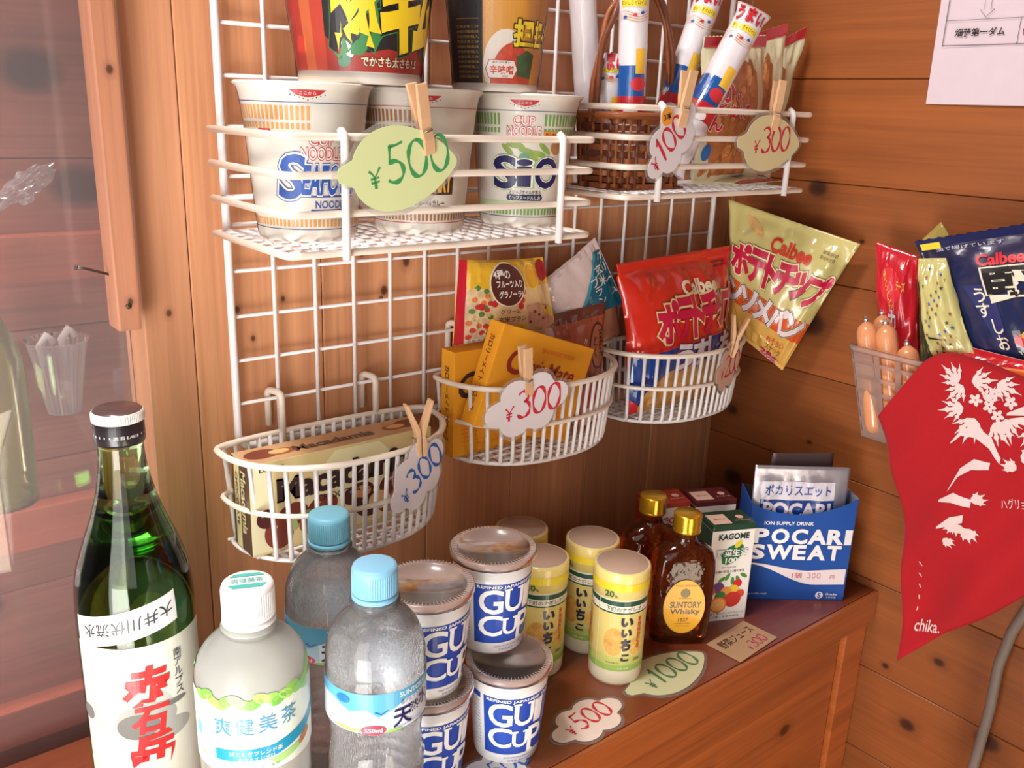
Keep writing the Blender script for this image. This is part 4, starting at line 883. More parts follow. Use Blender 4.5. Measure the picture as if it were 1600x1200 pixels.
def chf(a):
    a.rect(-.0815, -.038, .0815, .038, P(222, 200, 140), .6); a.rect(-.0815, -.036, -.066, .036, P(236, 222, 180), .9)
    a.poly([(-.010, .036), (.030, .036), (.072, -.004), (.030, -.034), (-.030, -.034), (-.050, -.006)], P(238, 228, 176), 1)
    for ch, cx, cy, w, h in (('M', -.0505, .0130, .0180, .0180), ('a', -.0350, .0105, .0115, .0130), ('c', -.0225, .0112, .0105, .0130), ('a', -.0100, .0118, .0115, .0130), ('d', .0030, .0155, .0120, .0195), ('a', .0160, .0125, .0115, .0130), ('m', .0315, .0130, .0180, .0130), ('i', .0440, .0165, .0050, .0190), ('a', .0535, .0140, .0115, .0130)):
        a.text(ch, cx, cy, w, h, DKB, 4, .05)
    for cx, cy in ((-.0580, .0040), (-.0430, .0040), (-.0580, .0220), (-.0430, .0220), (.0085, .0060), (.0085, .0250)): a.rect(cx-.0030, cy-.0008, cx+.0030, cy+.0006, DKB, 4)
    a.text('CHOCOLATE', -.0030, -.0015, .0480, .0055, DKB, 4, .01); a.text('LOTTE', -.0640, .0325, .0200, .0030, DKB, 3, .02)
    for k, (cx, cy, rx, ry) in enumerate(((-.048, -.010, .0135, .010), (-.022, -.009, .0135, .0095), (.010, -.006, .0150, .009), (.045, -.004, .0150, .010), (-.060, -.0225, .012, .0135), (.020, -.018, .0125, .011), (.055, -.022, .016, .012), (.038, -.020, .010, .010), (-.070, -.008, .008, .008))):
        a.oval(cx, cy, rx, ry, CHOC[k % 3], 2+k*.12, .2); a.oval(cx-rx*.3, cy+ry*.4, rx*.22, ry*.14, P(206, 150, 130), 2.05+k*.12, .3)
    a.oval(-.032, -.0210, .0110, .0095, P(150, 74, 44), 3.6); a.oval(-.024, -.0190, .0100, .0090, P(222, 186, 130), 3.8); a.oval(.030, -.0165, .0105, .0085, P(228, 190, 136), 3.8); a.oval(.014, -.0050, .008, .0055, P(214, 150, 90), 3.8); a.oval(-.0400, -.0120, .0090, .0030, P(130, 156, 96), 4, .2); a.oval(-.048, -.0185, .0040, .0055, P(160, 170, 110), 4.1, .4)
def chs(a): a.rect(-.0165, -.0375, .0165, .0375, P(84, 60, 48), .6); a.rect(-.012, -.0375, -.002, .0375, CREAM, 1); a.text('Macadamia', .006, .004, .052, .0090, P(226, 208, 156), 3, .03, rot=-PI/2); a.text('CHOCOLATE', -.007, .004, .045, .0045, DKB, 3, .01, rot=-PI/2)
def cht(a):
    a.rect(-.0815, -.0160, .0815, .0160, P(198, 156, 112), .6); a.text('Macadamia', -.003, -.002, .070, .0100, P(96, 66, 58), 3, .035)
    for cx, m in ((-.064, 0), (.070, 1)): a.oval(cx, .001, .014, .0095, P(120, 60, 44), 1); a.oval(cx+.016*(1 if m == 0 else -1), -.001, .011, .0065, P(150, 90, 54), 1.2); a.oval(cx+.014*(1 if m == 0 else -1), .0, .0085, .0045, P(226, 178, 112), 1.6)
rotbox('chocolate_box', 'cream chocolate box with dark lettering lying in the lowest wire basket', 'chocolate box', (-.5560, -.0540, .1930), .1640, .0765, .0335, .0, CREAM, chf, chs, cht)
ORG = P(240, 164, 34, 'paper'); OR2 = P(226, 120, 40)
def cal(ink, name='CalorieMate'):
    def g(a, w=.1):
        a.text('C', -.0330, .0175, .0190, .0230, ink, 3, .03, shear=.2); a.text('alorie', -.0100, .0165, .0260, .0145, ink, 3, .015, shear=.3); a.text('Mate', .0250, .0160, .0350, .0140, ink, 3, .015, shear=.3)
        a.text('BALANCED FOOD', .0150, .0330, .0420, .0038, OR2, 2, .01)
        for k in range(9): a.text('たんぱく質脂質糖質ミネラルビタミン類食物繊維'[k:k+18], .0, -.0080-k*.0040, .080, .0018, P(232, 128, 40, 'paper'), 2)
    return g
def cals(ink):
    def g(a): a.text('カロリーメイト ブロック', 0, .0, .070, .0075, ink, 3, .02, rot=-PI/2)
    return g
rotbox('food_box', 'yellow food bar box standing upright at the left end of the middle basket', 'box', (-.3930, -.0470, .2395), .0960, .0990, .0200, 0, ORG, cal(P(60, 44, 40)), cals(P(60, 44, 40)), None, 'yellow food bar boxes')
rotbox('food_box', 'tilted yellow food bar box leaning in front, with dark red lettering', 'box', (-.3660, -.0720, .2530), .1170, .0940, .0200, .335, ORG, cal(P(150, 44, 34)), cals(P(120, 44, 34)), None, 'yellow food bar boxes')
FY = P(236, 196, 60, 'film')
def gran(a):
    a.rect(0, 0, 9, 100, P(206, 34, 56, 'film'), 1); a.rect(9, 0, 100, 100, P(236, 206, 150, 'film'), .5); a.rect(9, 66, 100, 100, P(230, 180, 50, 'film'), .8); a.rect(9, 0, 32, 66, P(226, 190, 150, 'food'), .9)
    for k in range(26): a.oval(12+(k*37 % 19), 8+(k*23 % 60), 2.6, 3.2, P(*((196, 60, 50), (90, 130, 60), (214, 180, 120), (226, 120, 60))[k % 4], 'food'), 1.2+.02*k)
    a.oval(48, 70, 19, 28, P(240, 226, 190), 2); a.oval(48, 70, 17.6, 26.4, P(86, 44, 36), 2.5)
    a.text('4種の', 42, 83, 18, 11, WHT, 4, .04); a.text('フルーツ入り', 49, 71, 27, 9, WHT, 4, .04); a.text('グラノーラ!', 50, 58, 25, 9, WHT, 4, .04)
    a.text('クリーム', 49, 36, 20, 6, P(90, 60, 50), 3, .01); a.text('玄米ブラン', 51, 26, 28, 7, P(90, 60, 50), 3, .02); a.rect(33, 8, 66, 17, P(236, 214, 50), 2); a.text('バランス栄養食', 49, 12.5, 26, 5, P(110, 90, 40), 3)
    a.oval(77, 78, 9.5, 17, P(240, 206, 110), 2); a.oval(77, 78, 7.8, 15, P(232, 170, 50), 2.3); a.oval(93, 84, 8, 14, P(176, 30, 44), 2)
    a.poly([(66, 42), (80, 44), (96, 38), (100, 10), (80, 6), (68, 18)], P(206, 160, 130, 'food'), 2.2); a.poly([(84, 40), (98, 36), (99, 22), (88, 30)], P(236, 200, 60), 2.5)
    for k in range(5): a.oval(70+k*5, 20+(k*13 % 18), 1.6, 2, P(130, 50, 50), 2.8)
    for k in range(5): a.oval((22, 34, 62, 64, 60)[k], (44, 47, 50, 60, 42)[k], 3, 4.5, P(200, 44, 50, 'food'), 1.8)
    a.rect(10, 0, 48, 5, WHT, 2); a.text('名称 栄養調整食品', 28, 2.6, 34, 3, P(90, 80, 80), 3)
bag('snack_pack', 'yellow fruit granola bar pack with a red edge, on top of the yellow box', 'snack pack', (-.4250, -.0380, .3670), (-.3300, -.0400, .3630), (-.3110, -.0440, .2880), (-.4340, -.0440, .2915), .010, FY, gran, 'cereal bar packs', side_seal=True, seal=(.085, .05), pinch=.02, wr=.0012, seed=2)
def crm(a):
    a.rect(0, 0, 100, 100, P(226, 206, 204, 'film'), .5); a.poly([(34, 0), (99, 0), (99, 84), (86, 88), (30, 12)], P(26, 104, 130), 1.5); a.poly([(30, 12), (86, 88), (88, 84), (34, 8)], P(60, 170, 196), 1.8)
    a.vtext('クリーム', 93, 84, 11, 15, P(226, 226, 220), 3, .03); a.vtext('玄米', 82, 72, 12, 15, P(226, 226, 220), 3, .03); a.vtext('ブラン', 70, 60, 12, 15, P(226, 226, 220), 3, .03); a.vtext('クリームチーズ', 54, 36, 5, 5.5, P(180, 206, 206), 3, .01)
    a.rect(5, 8, 26, 40, P(236, 230, 226), 2); a.text('栄養成分表示', 15, 30, 18, 5, P(90, 80, 90), 3); a.text('一袋当たり', 15, 20, 16, 4, P(90, 80, 90), 3)
bag('snack_pack', 'white and teal cereal bar pack sticking up at a slant behind', 'snack pack', (-.3290, -.0300, .3330), (-.2560, -.0320, .3760), (-.2120, -.0360, .3060), (-.3050, -.0360, .2860), .008, P(226, 206, 204, 'film'), crm, 'cereal bar packs', side_seal=True, seal=(.06, .06), pinch=.02, wr=.0015, seed=5)
bag('snack_pack', 'peach-coloured pack edge showing behind the teal pack', 'snack pack', (-.2700, -.0250, .3550), (-.2240, -.0260, .3400), (-.2040, -.0280, .2700), (-.2600, -.0280, .2500), .005, P(206, 140, 112, 'film'), None, 'cereal bar packs', side_seal=True, seed=9, nu=14, nv=14)
def brn(a):
    a.rect(0, 0, 100, 100, P(168, 88, 66, 'film'), .5); a.rect(0, 88, 100, 100, P(110, 58, 46, 'film'), 1); a.rect(0, 40, 14, 88, P(214, 196, 186, 'film'), 1.2); a.text('栄養成分表示', 8, 64, 18, 6, P(90, 60, 60), 3, rot=-PI/2)
    a.vtext('クリーム', 60, 70, 7, 10, P(240, 220, 206), 3, .02); a.vtext('玄米', 48, 66, 7, 10, P(240, 220, 206), 3, .02); a.oval(33, 64, 9, 9, P(206, 84, 50), 2); a.oval(84, 58, 16, 24, P(96, 50, 38), 2); a.oval(84, 58, 14, 21.5, P(184, 116, 80), 2.4); a.vtext('豆乳', 90, 74, 9, 13, P(60, 34, 30), 3, .03); a.vtext('とく', 78, 70, 8, 11, P(60, 34, 30), 3, .03)
bag('snack_pack', 'brown cereal bar pack in the right end of the middle basket', 'snack pack', (-.3320, -.0420, .3050), (-.2450, -.0420, .3120), (-.2560, -.0560, .2150), (-.3200, -.0560, .2100), .007, P(168, 88, 66, 'film'), brn, 'cereal bar packs', seal=(.04, .08), pinch=.01, wr=.0014, seed=11)
bag('snack_pack', 'clear-ended candy pack low behind the ribs of the middle basket', 'snack pack', (-.3060, -.0780, .2400), (-.2680, -.0640, .2440), (-.2640, -.0640, .1960), (-.3080, -.0800, .1960), .005, P(186, 96, 84, 'film'), lambda a: (a.rect(10, 10, 90, 50, P(226, 206, 190), 1), a.rect(10, 60, 90, 80, P(190, 40, 60), 1)), 'cereal bar packs', seed=13, nu=14, nv=14)

CR = P(214, 46, 30, 'film')
def chips(top, mid, name2, lc, flip=False):
    def g(a):
        CRM = P(236, 206, 150); KR = P(196, 24, 66)
        a.text('Calbee', 60, 79, 31, 9, lc, 4, .045)
        for ch, cx, w in (('ポ', 27, 16), ('テ', 42, 14.5), ('ト', 54, 9.5), ('チ', 66, 15), ('ッ', 78.5, 11), ('プ', 90.5, 13)): a.text(ch, cx, 61+(cx-60)*.05, w, 25 if ch != 'ッ' else 19, KR, 5, .10, outline=[(CRM, .065), (P(110, 70, 40), .085)])
        a.rect(80, 91, 92, 92, P(120, 40, 30), 3); a.rect(80, 88.5, 92, 89.5, P(120, 40, 30), 3)
    return g
def chipA(a):
    a.poly([(0, 38), (30, 42), (60, 44), (100, 48), (100, 0), (0, 0)], P(24, 62, 140, 'film'), 1); a.poly([(6, 0), (10, 14), (26, 26), (50, 30), (80, 30), (100, 22), (100, 0)], P(214, 160, 90, 'food'), 1.6)
    a.poly([(0, 38), (30, 42), (60, 44), (100, 48), (100, 49.2), (60, 45.2), (30, 43.2), (0, 39.2)], CR, 1.8)
    for ch, cx, w in (('う', 40, 14), ('す', 56, 15), ('し', 70, 11), ('お', 86, 15)): a.text(ch, cx, 35+(cx-40)*.06, w, 16, P(236, 226, 230), 4, .10, outline=[(P(30, 40, 100), .05), (P(196, 30, 50), .085)])
    chips(0, 0, 0, P(240, 226, 196))(a); a.poly([(0, 0), (8, 0), (6, 6), (0, 10)], P(206, 30, 40), 3)
bag('chip_bag', 'red and blue potato chip bag standing in the basket nearest the corner', 'chip bag', (-.2450, -.0540, .3520), (-.0700, -.0560, .3600), (-.0720, -.0700, .1960), (-.2280, -.0700, .1960), .024, CR, chipA, 'potato chip bags', seal=(.035, .075), pinch=.03, wr=.003, seed=3, nu=46, nv=46, backbulge=.6)
YG = P(206, 192, 122, 'film')
def chipB(a):
    a.poly([(0, 44), (100, 38), (100, 22), (0, 26)], P(214, 84, 34, 'film'), 1); a.poly([(0, 26), (100, 22), (100, 0), (0, 0)], P(222, 170, 84, 'film'), .8)
    for ch, cx in (('ン', 12), ('ソ', 31), ('メ', 50), ('パ', 69), ('ン', 87)): a.text(ch, cx, 33-(cx-50)*.03, 18, 17, P(232, 214, 214), 4, .10, outline=[(P(60, 50, 60), .05), (P(240, 200, 150), .075)])
    a.text('Calbee', 58, 81, 34, 10, P(206, 60, 34), 4, .045); KR = P(196, 24, 66); CRM = P(236, 220, 170)
    for ch, cx, w in (('ポ', 16, 19), ('テ', 34, 17), ('ト', 49, 11), ('チ', 62, 17), ('ッ', 77, 13), ('プ', 91, 15)): a.text(ch, cx, 61, w, 23 if ch != 'ッ' else 18, KR, 5, .10, outline=[(CRM, .06), (P(110, 80, 50), .08)])
    a.text('おそろい', 76, 15, 24, 5, P(206, 70, 50), 4, .02); a.text('スナック', 76, 9, 22, 5, P(120, 70, 50), 4, .01); a.text('28g', 72, 2.5, 26, 6, P(170, 30, 90), 4, .05)
    a.text('賞味期限', 86, 88, 12, 2.5, P(120, 100, 60), 3); a.text('製造所固有', 86, 84.5, 12, 2.5, P(120, 100, 60), 3)
    a.oval(24, 88, 10, 4, P(216, 170, 110), 1.5, -.5)
bag('chip_bag', 'pale yellow chip bag with an orange band, leaning against the right wall', 'chip bag', (-.0620, -.0400, .4080), (-.0200, -.1800, .3750), (-.0340, -.1170, .2260), (-.0600, -.0560, .2680), .016, YG, chipB, 'potato chip bags', seal=(.03, .06), pinch=.01, wr=.0035, seed=6, nu=44, nv=44, backbulge=.35)

# ------------------------------------------------------------------ wicker basket with snack sticks, cracker bags
t = thing('wicker_basket', 'brown woven wicker basket with a tall hoop handle on the upper right shelf', 'wicker basket', loc=(-.2585, -.0740, .4290))
WK = [M('wicker_brown', (150, 84, 44), .55, coat=.2, var=.3, scale=200), M('wicker_dark', (112, 58, 30), .6, coat=.15, var=.3, scale=200)]
def wring(z, amp, ph, grow=1.0, n=160, per=20):
    out = []
    for k in range(n):
        a = 2*PI*k/n; e = .55; c, s = math.cos(a), math.sin(a); w = amp*math.sin(a*per/1+ph)
        out.append(((.0465*grow+w)*math.copysign(abs(c)**e, c), (.0340*grow+w)*math.copysign(abs(s)**e, s), z))
    return out
for k in range(11):
    z = .003+k*.0056; bm = bmesh.new(); pts = wring(z, .0013, PI*(k % 2), .93+.009*k, per=14)
    R = [[bm.verts.new(Vector(p)+Vector((0, 0, dz))+Vector((p[0], p[1], 0)).normalized()*dr) for p in pts] for dz, dr in ((-.0022, 0), (-.0022, .0012), (.0022, .0012), (.0022, 0))]
    n = len(pts)
    for i in range(4):
        for j in range(n): q = bm.faces.new((R[i][j], R[i][(j+1) % n], R[(i+1) % 4][(j+1) % n], R[(i+1) % 4][j]))
    bmesh.ops.recalc_face_normals(bm, faces=bm.faces); obj('woven_strand', bm, WK[k % 2], t)
for k in range(28):
    a = 2*PI*(k+.5)/28; e = .55; c, s = math.cos(a), math.sin(a)
    p = Vector((.0468*math.copysign(abs(c)**e, c), .0343*math.copysign(abs(s)**e, s), 0)); bm = bmesh.new(); tube(bm, [p*.94, p*1.04+Vector((0, 0, .064))], .0016, seg=6); obj('stake', bm, WK[k % 2], t)
bm = bmesh.new(); tube(bm, wring(.0640, 0, 0, 1.05), .0032, True, 8); obj('rim_band', bm, WK[0], t, True)
bm = bmesh.new(); box(bm, (-.043, -.031, 0), (.043, .031, .002)); obj('woven_base', bm, WK[1], t)
for off in (-.0022, .0022):
    bm = bmesh.new(); pts = []
    for k in range(41):
        a = PI*k/40; tw = math.sin(a*10+(0 if off > 0 else PI))*.0014; pts.append((-.0495*math.cos(a)*(1+.02*math.sin(a)), off+tw, .058+.118*math.sin(a)**.85+tw))
    tube(bm, pts, .0026, seg=8); obj('hoop_handle', bm, WK[0 if off > 0 else 1], t, True)
bm = bmesh.new(); tube(bm, [(-.049, .0, .062), (-.052, -.004, .052), (-.049, -.007, .046), (-.046, .003, .052), (-.050, .005, .060)], .0018, seg=6); obj('handle_binding', bm, WK[0], t, True)
def stick(label, p0, p1, r, seed, art=True):
    p0, p1 = Vector(p0), Vector(p1); t = thing('snack_stick', label, 'snack stick', 'stick snacks in the wicker basket', p0); ax = (p1-p0); Lh = ax.length; Z = ax.normalized()
    toe = (EYE-p0); X = Z.cross(toe).normalized() * -1; X = -X; Y = Z.cross(X)   # X: viewer's right
    X = (toe.cross(Z)*-1).normalized(); Nn = X.cross(Z).normalized()
    def surf(u, v, h):
        k = min(1, max(0, (v+.001)/.008)); k2 = min(1, max(0, (Lh-v+.001)/.010)); fl = min(k, k2); a = u/r; rr = r+h
        w = .0004*noise.noise(Vector((u*150+seed, v*60, seed)))
        return X*math.sin(a)*(rr+w)*(1+.25*(1-fl))+Nn*math.cos(a)*(rr*(.12+.88*math.sqrt(fl)) if fl < 1 else rr+w)+Z*v
    bm = bmesh.new(); n = 40; R = [[bm.verts.new(surf(2*PI*r*k/n, v, 0)) for k in range(n)] for v in [Lh*j/48 for j in range(49)]]
    for A, B in zip(R, R[1:]):
        for k in range(n): q = bm.faces.new((A[k], A[(k+1) % n], B[(k+1) % n], B[k])); q.smooth = True
    bm.faces.new(R[0][::-1]); bm.faces.new(R[-1]); obj('wrapper', bm, P(226, 220, 224, 'film'), t)
    a = Art(); T = Lh
    if art:
        a.rect(-r*2.2, T*.31, r*2.2, T*.41, P(196, 34, 46, 'film'), 1); a.rect(-r*2.2, T*.41, r*1.0, T*.56, P(30, 86, 160, 'film'), 1); a.oval(r*.5, T*.47, r*.55, r*.45, P(206, 50, 56), 2); a.oval(0, T*.335, r*.5, r*.35, P(230, 226, 226), 2)
        a.rect(-r*.9, T*.84, r*.95, T*.875, P(236, 214, 60), 2); a.text('おいしさイロイロ', 0, T*.858, r*1.7, .0035, P(150, 100, 30), 3, .02)
        for k in range(4): a.stroke([(-r*1.1+r*2.2*j/8, T*(.775+.012*k)+.0015*math.sin(j*.9)) for j in range(9)], .0006, P(206, 140, 60), 2)
        for q, (x, c) in enumerate(((-.55, (40, 80, 160)), (.1, (200, 50, 60)), (.6, (40, 80, 160)))): a.oval(x*r, T*(.79+.01*q), .0018, .0013, P(*c), 3, .4)
        a.text('うまい', 0, T*.935, r*2.0, .0140, P(206, 34, 46), 4, .06, outline=[(P(90, 24, 30), .03)]); a.rect(r*.25, T*.52, r*1.0, T*.64, P(240, 190, 60), 1.2)
        a.build('printed_design', surf, t, .0022, .006)
    return t
stick('upright white snack stick with blue and red print, in front of the hoop handle', (-.2700, -.0850, .4400), (-.2790, -.0850, .6100), .0130, 1)
stick('snack stick tilted right, between the upright stick and the nearest one', (-.2300, -.0720, .4420), (-.1640, -.0740, .6100), .0130, 4)
stick('snack stick with red lettering tilted far right, over the cracker bags', (-.2330, -.1000, .4440), (-.1540, -.1180, .5900), .0140, 7)
stick('plain silvery wrapped stick leaning out behind the hoop handle', (-.2850, -.0520, .4450), (-.3080, -.0500, .6000), .0120, 9, False)
stick('snack stick low at the left, behind the upright one', (-.2880, -.0700, .4420), (-.2860, -.0700, .5450), .0110, 12)
CKF = P(214, 206, 170, 'film'); CRK = P(176, 106, 60, 'food')
def crk(txt, ww=1):
    def g(a):
        a.poly([(8, 30), (4, 50), (10, 78), (30, 86), (60, 84), (78, 76), (80, 55), (70, 30), (74, 8), (20, 6)], CRK, 1)
        for k in range(34): a.oval(12+(k*29 % 60), 10+(k*17 % 72), 7, 3.4, P(*((190, 118, 66), (160, 90, 48), (206, 136, 80))[k % 3], 'food'), 1.2+.01*k, .6+(k % 5)*.3)
        if txt:
            RR = P(200, 34, 48); o = [(P(236, 226, 226), .05)]
            a.text('か', 30, 63, 20, 13, RR, 4, .07, outline=o); a.text('の', 48, 60, 9, 7, RR, 4, .05, outline=o); a.text('と', 22, 52, 12, 8, RR, 4, .06, outline=o); a.text('あ', 40, 50, 14, 8, RR, 4, .06, outline=o); a.text('げ', 57, 50, 16, 9, RR, 4, .06, outline=o); a.text('ん', 16, 42, 16, 10, RR, 4, .06, outline=o)
        a.oval(10, 22, 5, 6, P(50, 100, 170), 3, -.5); a.rect(0, 93, 100, 100, P(176, 34, 44, 'film'), 2)
    return g
bag('cracker_bag', 'nearest fried cracker bag with red and white lettering', 'cracker bag', (-.1900, -.0920, .5650), (-.1050, -.0980, .5720), (-.1010, -.1040, .4300), (-.1960, -.0980, .4320), .012, CKF, crk(1), 'fried cracker bags on the right shelf', pinch=.02, wr=.002, seed=21, zig=.0012)
bag('cracker_bag', 'middle fried cracker bag, its red-tipped corner rising behind the nearest', 'cracker bag', (-.1240, -.0640, .5660), (-.0560, -.0860, .5880), (-.0580, -.0880, .4320), (-.1400, -.0700, .4320), .009, CKF, crk(0), 'fried cracker bags on the right shelf', pinch=.02, wr=.003, seed=22)
bag('cracker_bag', 'rear fried cracker bag with one pointed corner, beside the corner wall', 'cracker bag', (-.0800, -.0500, .5500), (-.0110, -.0780, .5890), (-.0380, -.0720, .4320), (-.1200, -.0500, .4320), .007, CKF, crk(0), 'fried cracker bags on the right shelf', pinch=.02, wr=.003, seed=23)
bag('snack_pack', 'flat red and white pack lying at the bottom of the right shelf', 'snack pack', (-.1750, -.0950, .4340), (-.0700, -.0620, .4350), (-.0640, -.1080, .4340), (-.1500, -.1180, .4330), .006, CKF, lambda a: (a.rect(0, 0, 100, 14, P(170, 34, 50, 'film'), 1), a.oval(45, 45, 26, 12, P(60, 80, 120), 2), a.rect(70, 30, 95, 60, P(190, 60, 70), 2)), None, seed=24, nu=18, nv=18)

# ------------------------------------------------------------------ clear plastic basket on the right wall and what it holds
t = thing('plastic_basket', 'clear plastic basket hung on the right wall', 'plastic basket', loc=(0, 0, 0))
CP = clear('frosted_clear_plastic', (236, 212, 200), .42, .2, .25)
y0, y1, zt, zb = -.2300, -.4700, .2870, .2030; xo, xi = -.0960, -.0120
def quadpanel(name, pts, th, nrm): 
    bm = bmesh.new(); n = Vector(nrm)*th; a_ = [bm.verts.new(p) for p in pts]; b_ = [bm.verts.new(Vector(p)+n) for p in pts]
    bm.faces.new(a_); bm.faces.new(b_[::-1])
    for k in range(len(pts)): bm.faces.new((a_[k], a_[(k+1) % len(pts)], b_[(k+1) % len(pts)], b_[k]))
    bmesh.ops.recalc_face_normals(bm, faces=bm.faces); return obj(name, bm, CP, t)
yb0, yb1 = y0-.020, y1+.020; xb = xo+.008
def fp(y, z):                                                   # a point on the sloping front
    k = (zt-z)/(zt-zb); return (xo+(xb-xo)*k, y, z)
for z in (zb, zb+.014, zb+.028, zb+.042, zb+.056, zb+.070):
    k = (zt-z)/(zt-zb); ya = y0-.020*k; yc = y1+.020*k; quadpanel('front_slat', [fp(ya, z), fp(yc, z), fp(yc, z+.0035), fp(ya, z+.0035)], .0014, (1, 0, 0))
for k in range(12):
    y = y0-.002+(y1-y0+.004)*k/11; yb_ = yb0-.002+(yb1-yb0+.004)*k/11; w = -.0055 if k not in (0,) else -.020
    quadpanel('front_post', [fp(y, zt), fp(y+w, zt), fp(yb_+w, zb), fp(yb_, zb)], .0016, (1, 0, 0))
quadpanel('side_panel', [(xo, y0, zt), (xi, y0, zt), (xi, yb0, zb), (xb, yb0, zb)], .0014, (0, -1, 0)); quadpanel('side_panel', [(xo, y1, zt), (xi, y1, zt), (xi, yb1, zb), (xb, yb1, zb)], .0014, (0, 1, 0))
quadpanel('base_panel', [(xb, yb0, zb), (xi, yb0, zb), (xi, yb1, zb), (xb, yb1, zb)], .0022, (0, 0, -1)); quadpanel('back_panel', [(xi, y0, zt), (xi, y1, zt), (xi, yb1, zb), (xi, yb0, zb)], .0014, (1, 0, 0))
wire('rim', rounded([(xo-.001, y0+.002, zt), (xo-.001, y1, zt), (xi, y1, zt), (xi, y0+.002, zt)], .010, True), .0030, CP, t, True)
SAU = M('fish_sausage_film', (220, 150, 104), .25, coat=.7, var=.06, sss=.1)
def sausage(label, p0, p1, r):
    p0, p1 = Vector(p0), Vector(p1); t = thing('sausage', label, 'sausage', 'fish sausages in the plastic basket', p0); L = (p1-p0).length; Z = (p1-p0).normalized()
    pr = [(-.002, .1), (0, .45), (.003, .8), (.008, .97), (.014, 1), (L-.016, 1), (L-.008, .96), (L-.003, .78), (L, .42), (L+.002, .12)]
    bm = bmesh.new(); tube(bm, [Z*z for z, q in pr], r, seg=24, radii=[q*r for z, q in pr]); obj('sausage_body', bm, SAU, t, True)
    bm = bmesh.new(); X = Z.orthogonal().normalized()
    tube(bm, [Z*(L+.0012), Z*(L+.0042)], .0028, seg=10); tube(bm, [Z*(L+.0028)-X*.0032, Z*(L+.0028)+X*.0032], .0011, seg=6); obj('metal_clip', bm, M('aluminium_clip', (206, 204, 208), .3, metal=.9), t, True)
    bm = bmesh.new(); tube(bm, [Z*(L+.004), Z*(L+.0068)+X*.0008], .001, seg=6, radii=[.001, .0018]); obj('film_tail', bm, clear('film_tail', (230, 210, 200), .4), t)
sausage('fish sausage at the left corner of the plastic basket', (-.0830, -.2620, .2060), (-.0820, -.2340, .3100), .0098)
sausage('fish sausage second from the left, tall in the plastic basket', (-.0800, -.2810, .2060), (-.0800, -.2530, .3110), .0100)
sausage('shortest fish sausage, next to the red cloth', (-.0800, -.3000, .2060), (-.0800, -.2770, .2960), .0100)
sausage('fish sausage behind the first two, near the wall', (-.0560, -.2640, .2060), (-.0560, -.2350, .3140), .0096)
RDF = P(196, 30, 44, 'film')
def curl(a): a.oval(40, 70, 26, 14, P(214, 50, 60, 'film'), 1); a.text('おいしい', 36, 66, 34, 7, P(236, 190, 60), 3, .03, rot=-.9); a.vtext('カール', 46, 52, 20, 17, P(232, 214, 218), 3, .06, outline=[(P(120, 20, 40), .03)]); a.text('チーズ', 66, 72, 22, 8, P(236, 200, 80), 3, .03)
bag('snack_bag', 'crumpled red snack bag at the back left of the plastic basket', 'snack bag', (-.0480, -.2120, .3840), (-.0420, -.2530, .3750), (-.0420, -.2750, .2600), (-.0500, -.2350, .2600), .010, RDF, curl, 'snack bags in the plastic basket', wr=.004, seed=31, nu=26, nv=30)
STF = P(196, 186, 120, 'film')
def stars(a):
    for k in range(34):
        cx, cy = 22+(k*31 % 66), 8+(k*19 % 84); r = 2.4; a.poly([(cx+(r if j % 2 == 0 else r*.4)*math.cos(PI/2+PI*j/5)*1.7, cy+(r if j % 2 == 0 else r*.4)*math.sin(PI/2+PI*j/5)) for j in range(10)], P(*((84, 80, 66), (60, 90, 170), (150, 80, 50))[k % 3]), 2)
    a.poly([(0, 0), (0, 70), (7, 80), (14, 55), (18, 30), (30, 0)], P(50, 56, 34, 'film'), 1.5); a.stroke([(26, 25), (56, 22), (44, 8)], 2.6, P(34, 28, 26), 3)
bag('snack_bag', 'pale gold snack bag printed with little stars', 'snack bag', (-.0860, -.2760, .3790), (-.0840, -.3000, .3830), (-.0880, -.3440, .3000), (-.0880, -.2960, .2850), .012, STF, stars, 'snack bags in the plastic basket', wr=.003, seed=33, nu=28, nv=30)
bag('snack_bag', 'yellow-green bag tip rising behind the navy bag', 'snack bag', (-.0320, -.2500, .3900), (-.0300, -.2640, .4080), (-.0300, -.3000, .3700), (-.0320, -.2600, .3400), .003, P(176, 156, 84, 'film'), None, 'snack bags in the plastic basket', seed=35, nu=10, nv=10)
NVF = P(30, 36, 74, 'film')
def kata(a):
    a.rect(0, 94, 100, 100, P(24, 30, 76, 'film'), 1); a.rect(2, 92, 12, 97, P(232, 206, 50), 2); a.text('油で揚げています', 26, 91, 34, 3, P(200, 204, 220), 2); a.text('Calbee', 41, 79, 24, 8, P(206, 36, 48), 3, .04)
    o = [(P(222, 214, 190), .050)]; K = P(24, 20, 24)
    a.text('堅', 46, 58, 32, 28, K, 4, .05, outline=o); a.text('あげ', 80, 62, 30, 24, K, 4, .07, outline=o)
    a.poly([(18, 62), (34, 62), (36, 30), (28, 18)], P(40, 46, 100), 2); a.vtext('うす', 26, 60, 8, 10, P(222, 214, 190), 4, .03); a.vtext('しお', 32, 38, 8, 10, P(222, 214, 190), 4, .03)
    a.oval(78, 84, 14, 7, P(226, 186, 110, 'food'), 3); a.poly([(40, 30), (100, 34), (100, 0), (40, 0)], P(30, 24, 26, 'film'), 1.5)
    a.oval(56, 22, 12, 8, P(232, 160, 70, 'food'), 3, -.4); a.oval(58, 22, 6, 4, P(244, 206, 140), 3.4, -.4); a.poly([(40, 22), (66, 6), (68, 12), (42, 28)], P(196, 36, 40), 3.6); a.text('大盛り', 55, 16, 20, 4, P(240, 220, 200), 4.4, .03, rot=-.5); a.oval(52, 5, 12, 4, P(222, 150, 80, 'food'), 3); a.oval(92, 16, 9, 8, P(60, 120, 50, 'food'), 3)
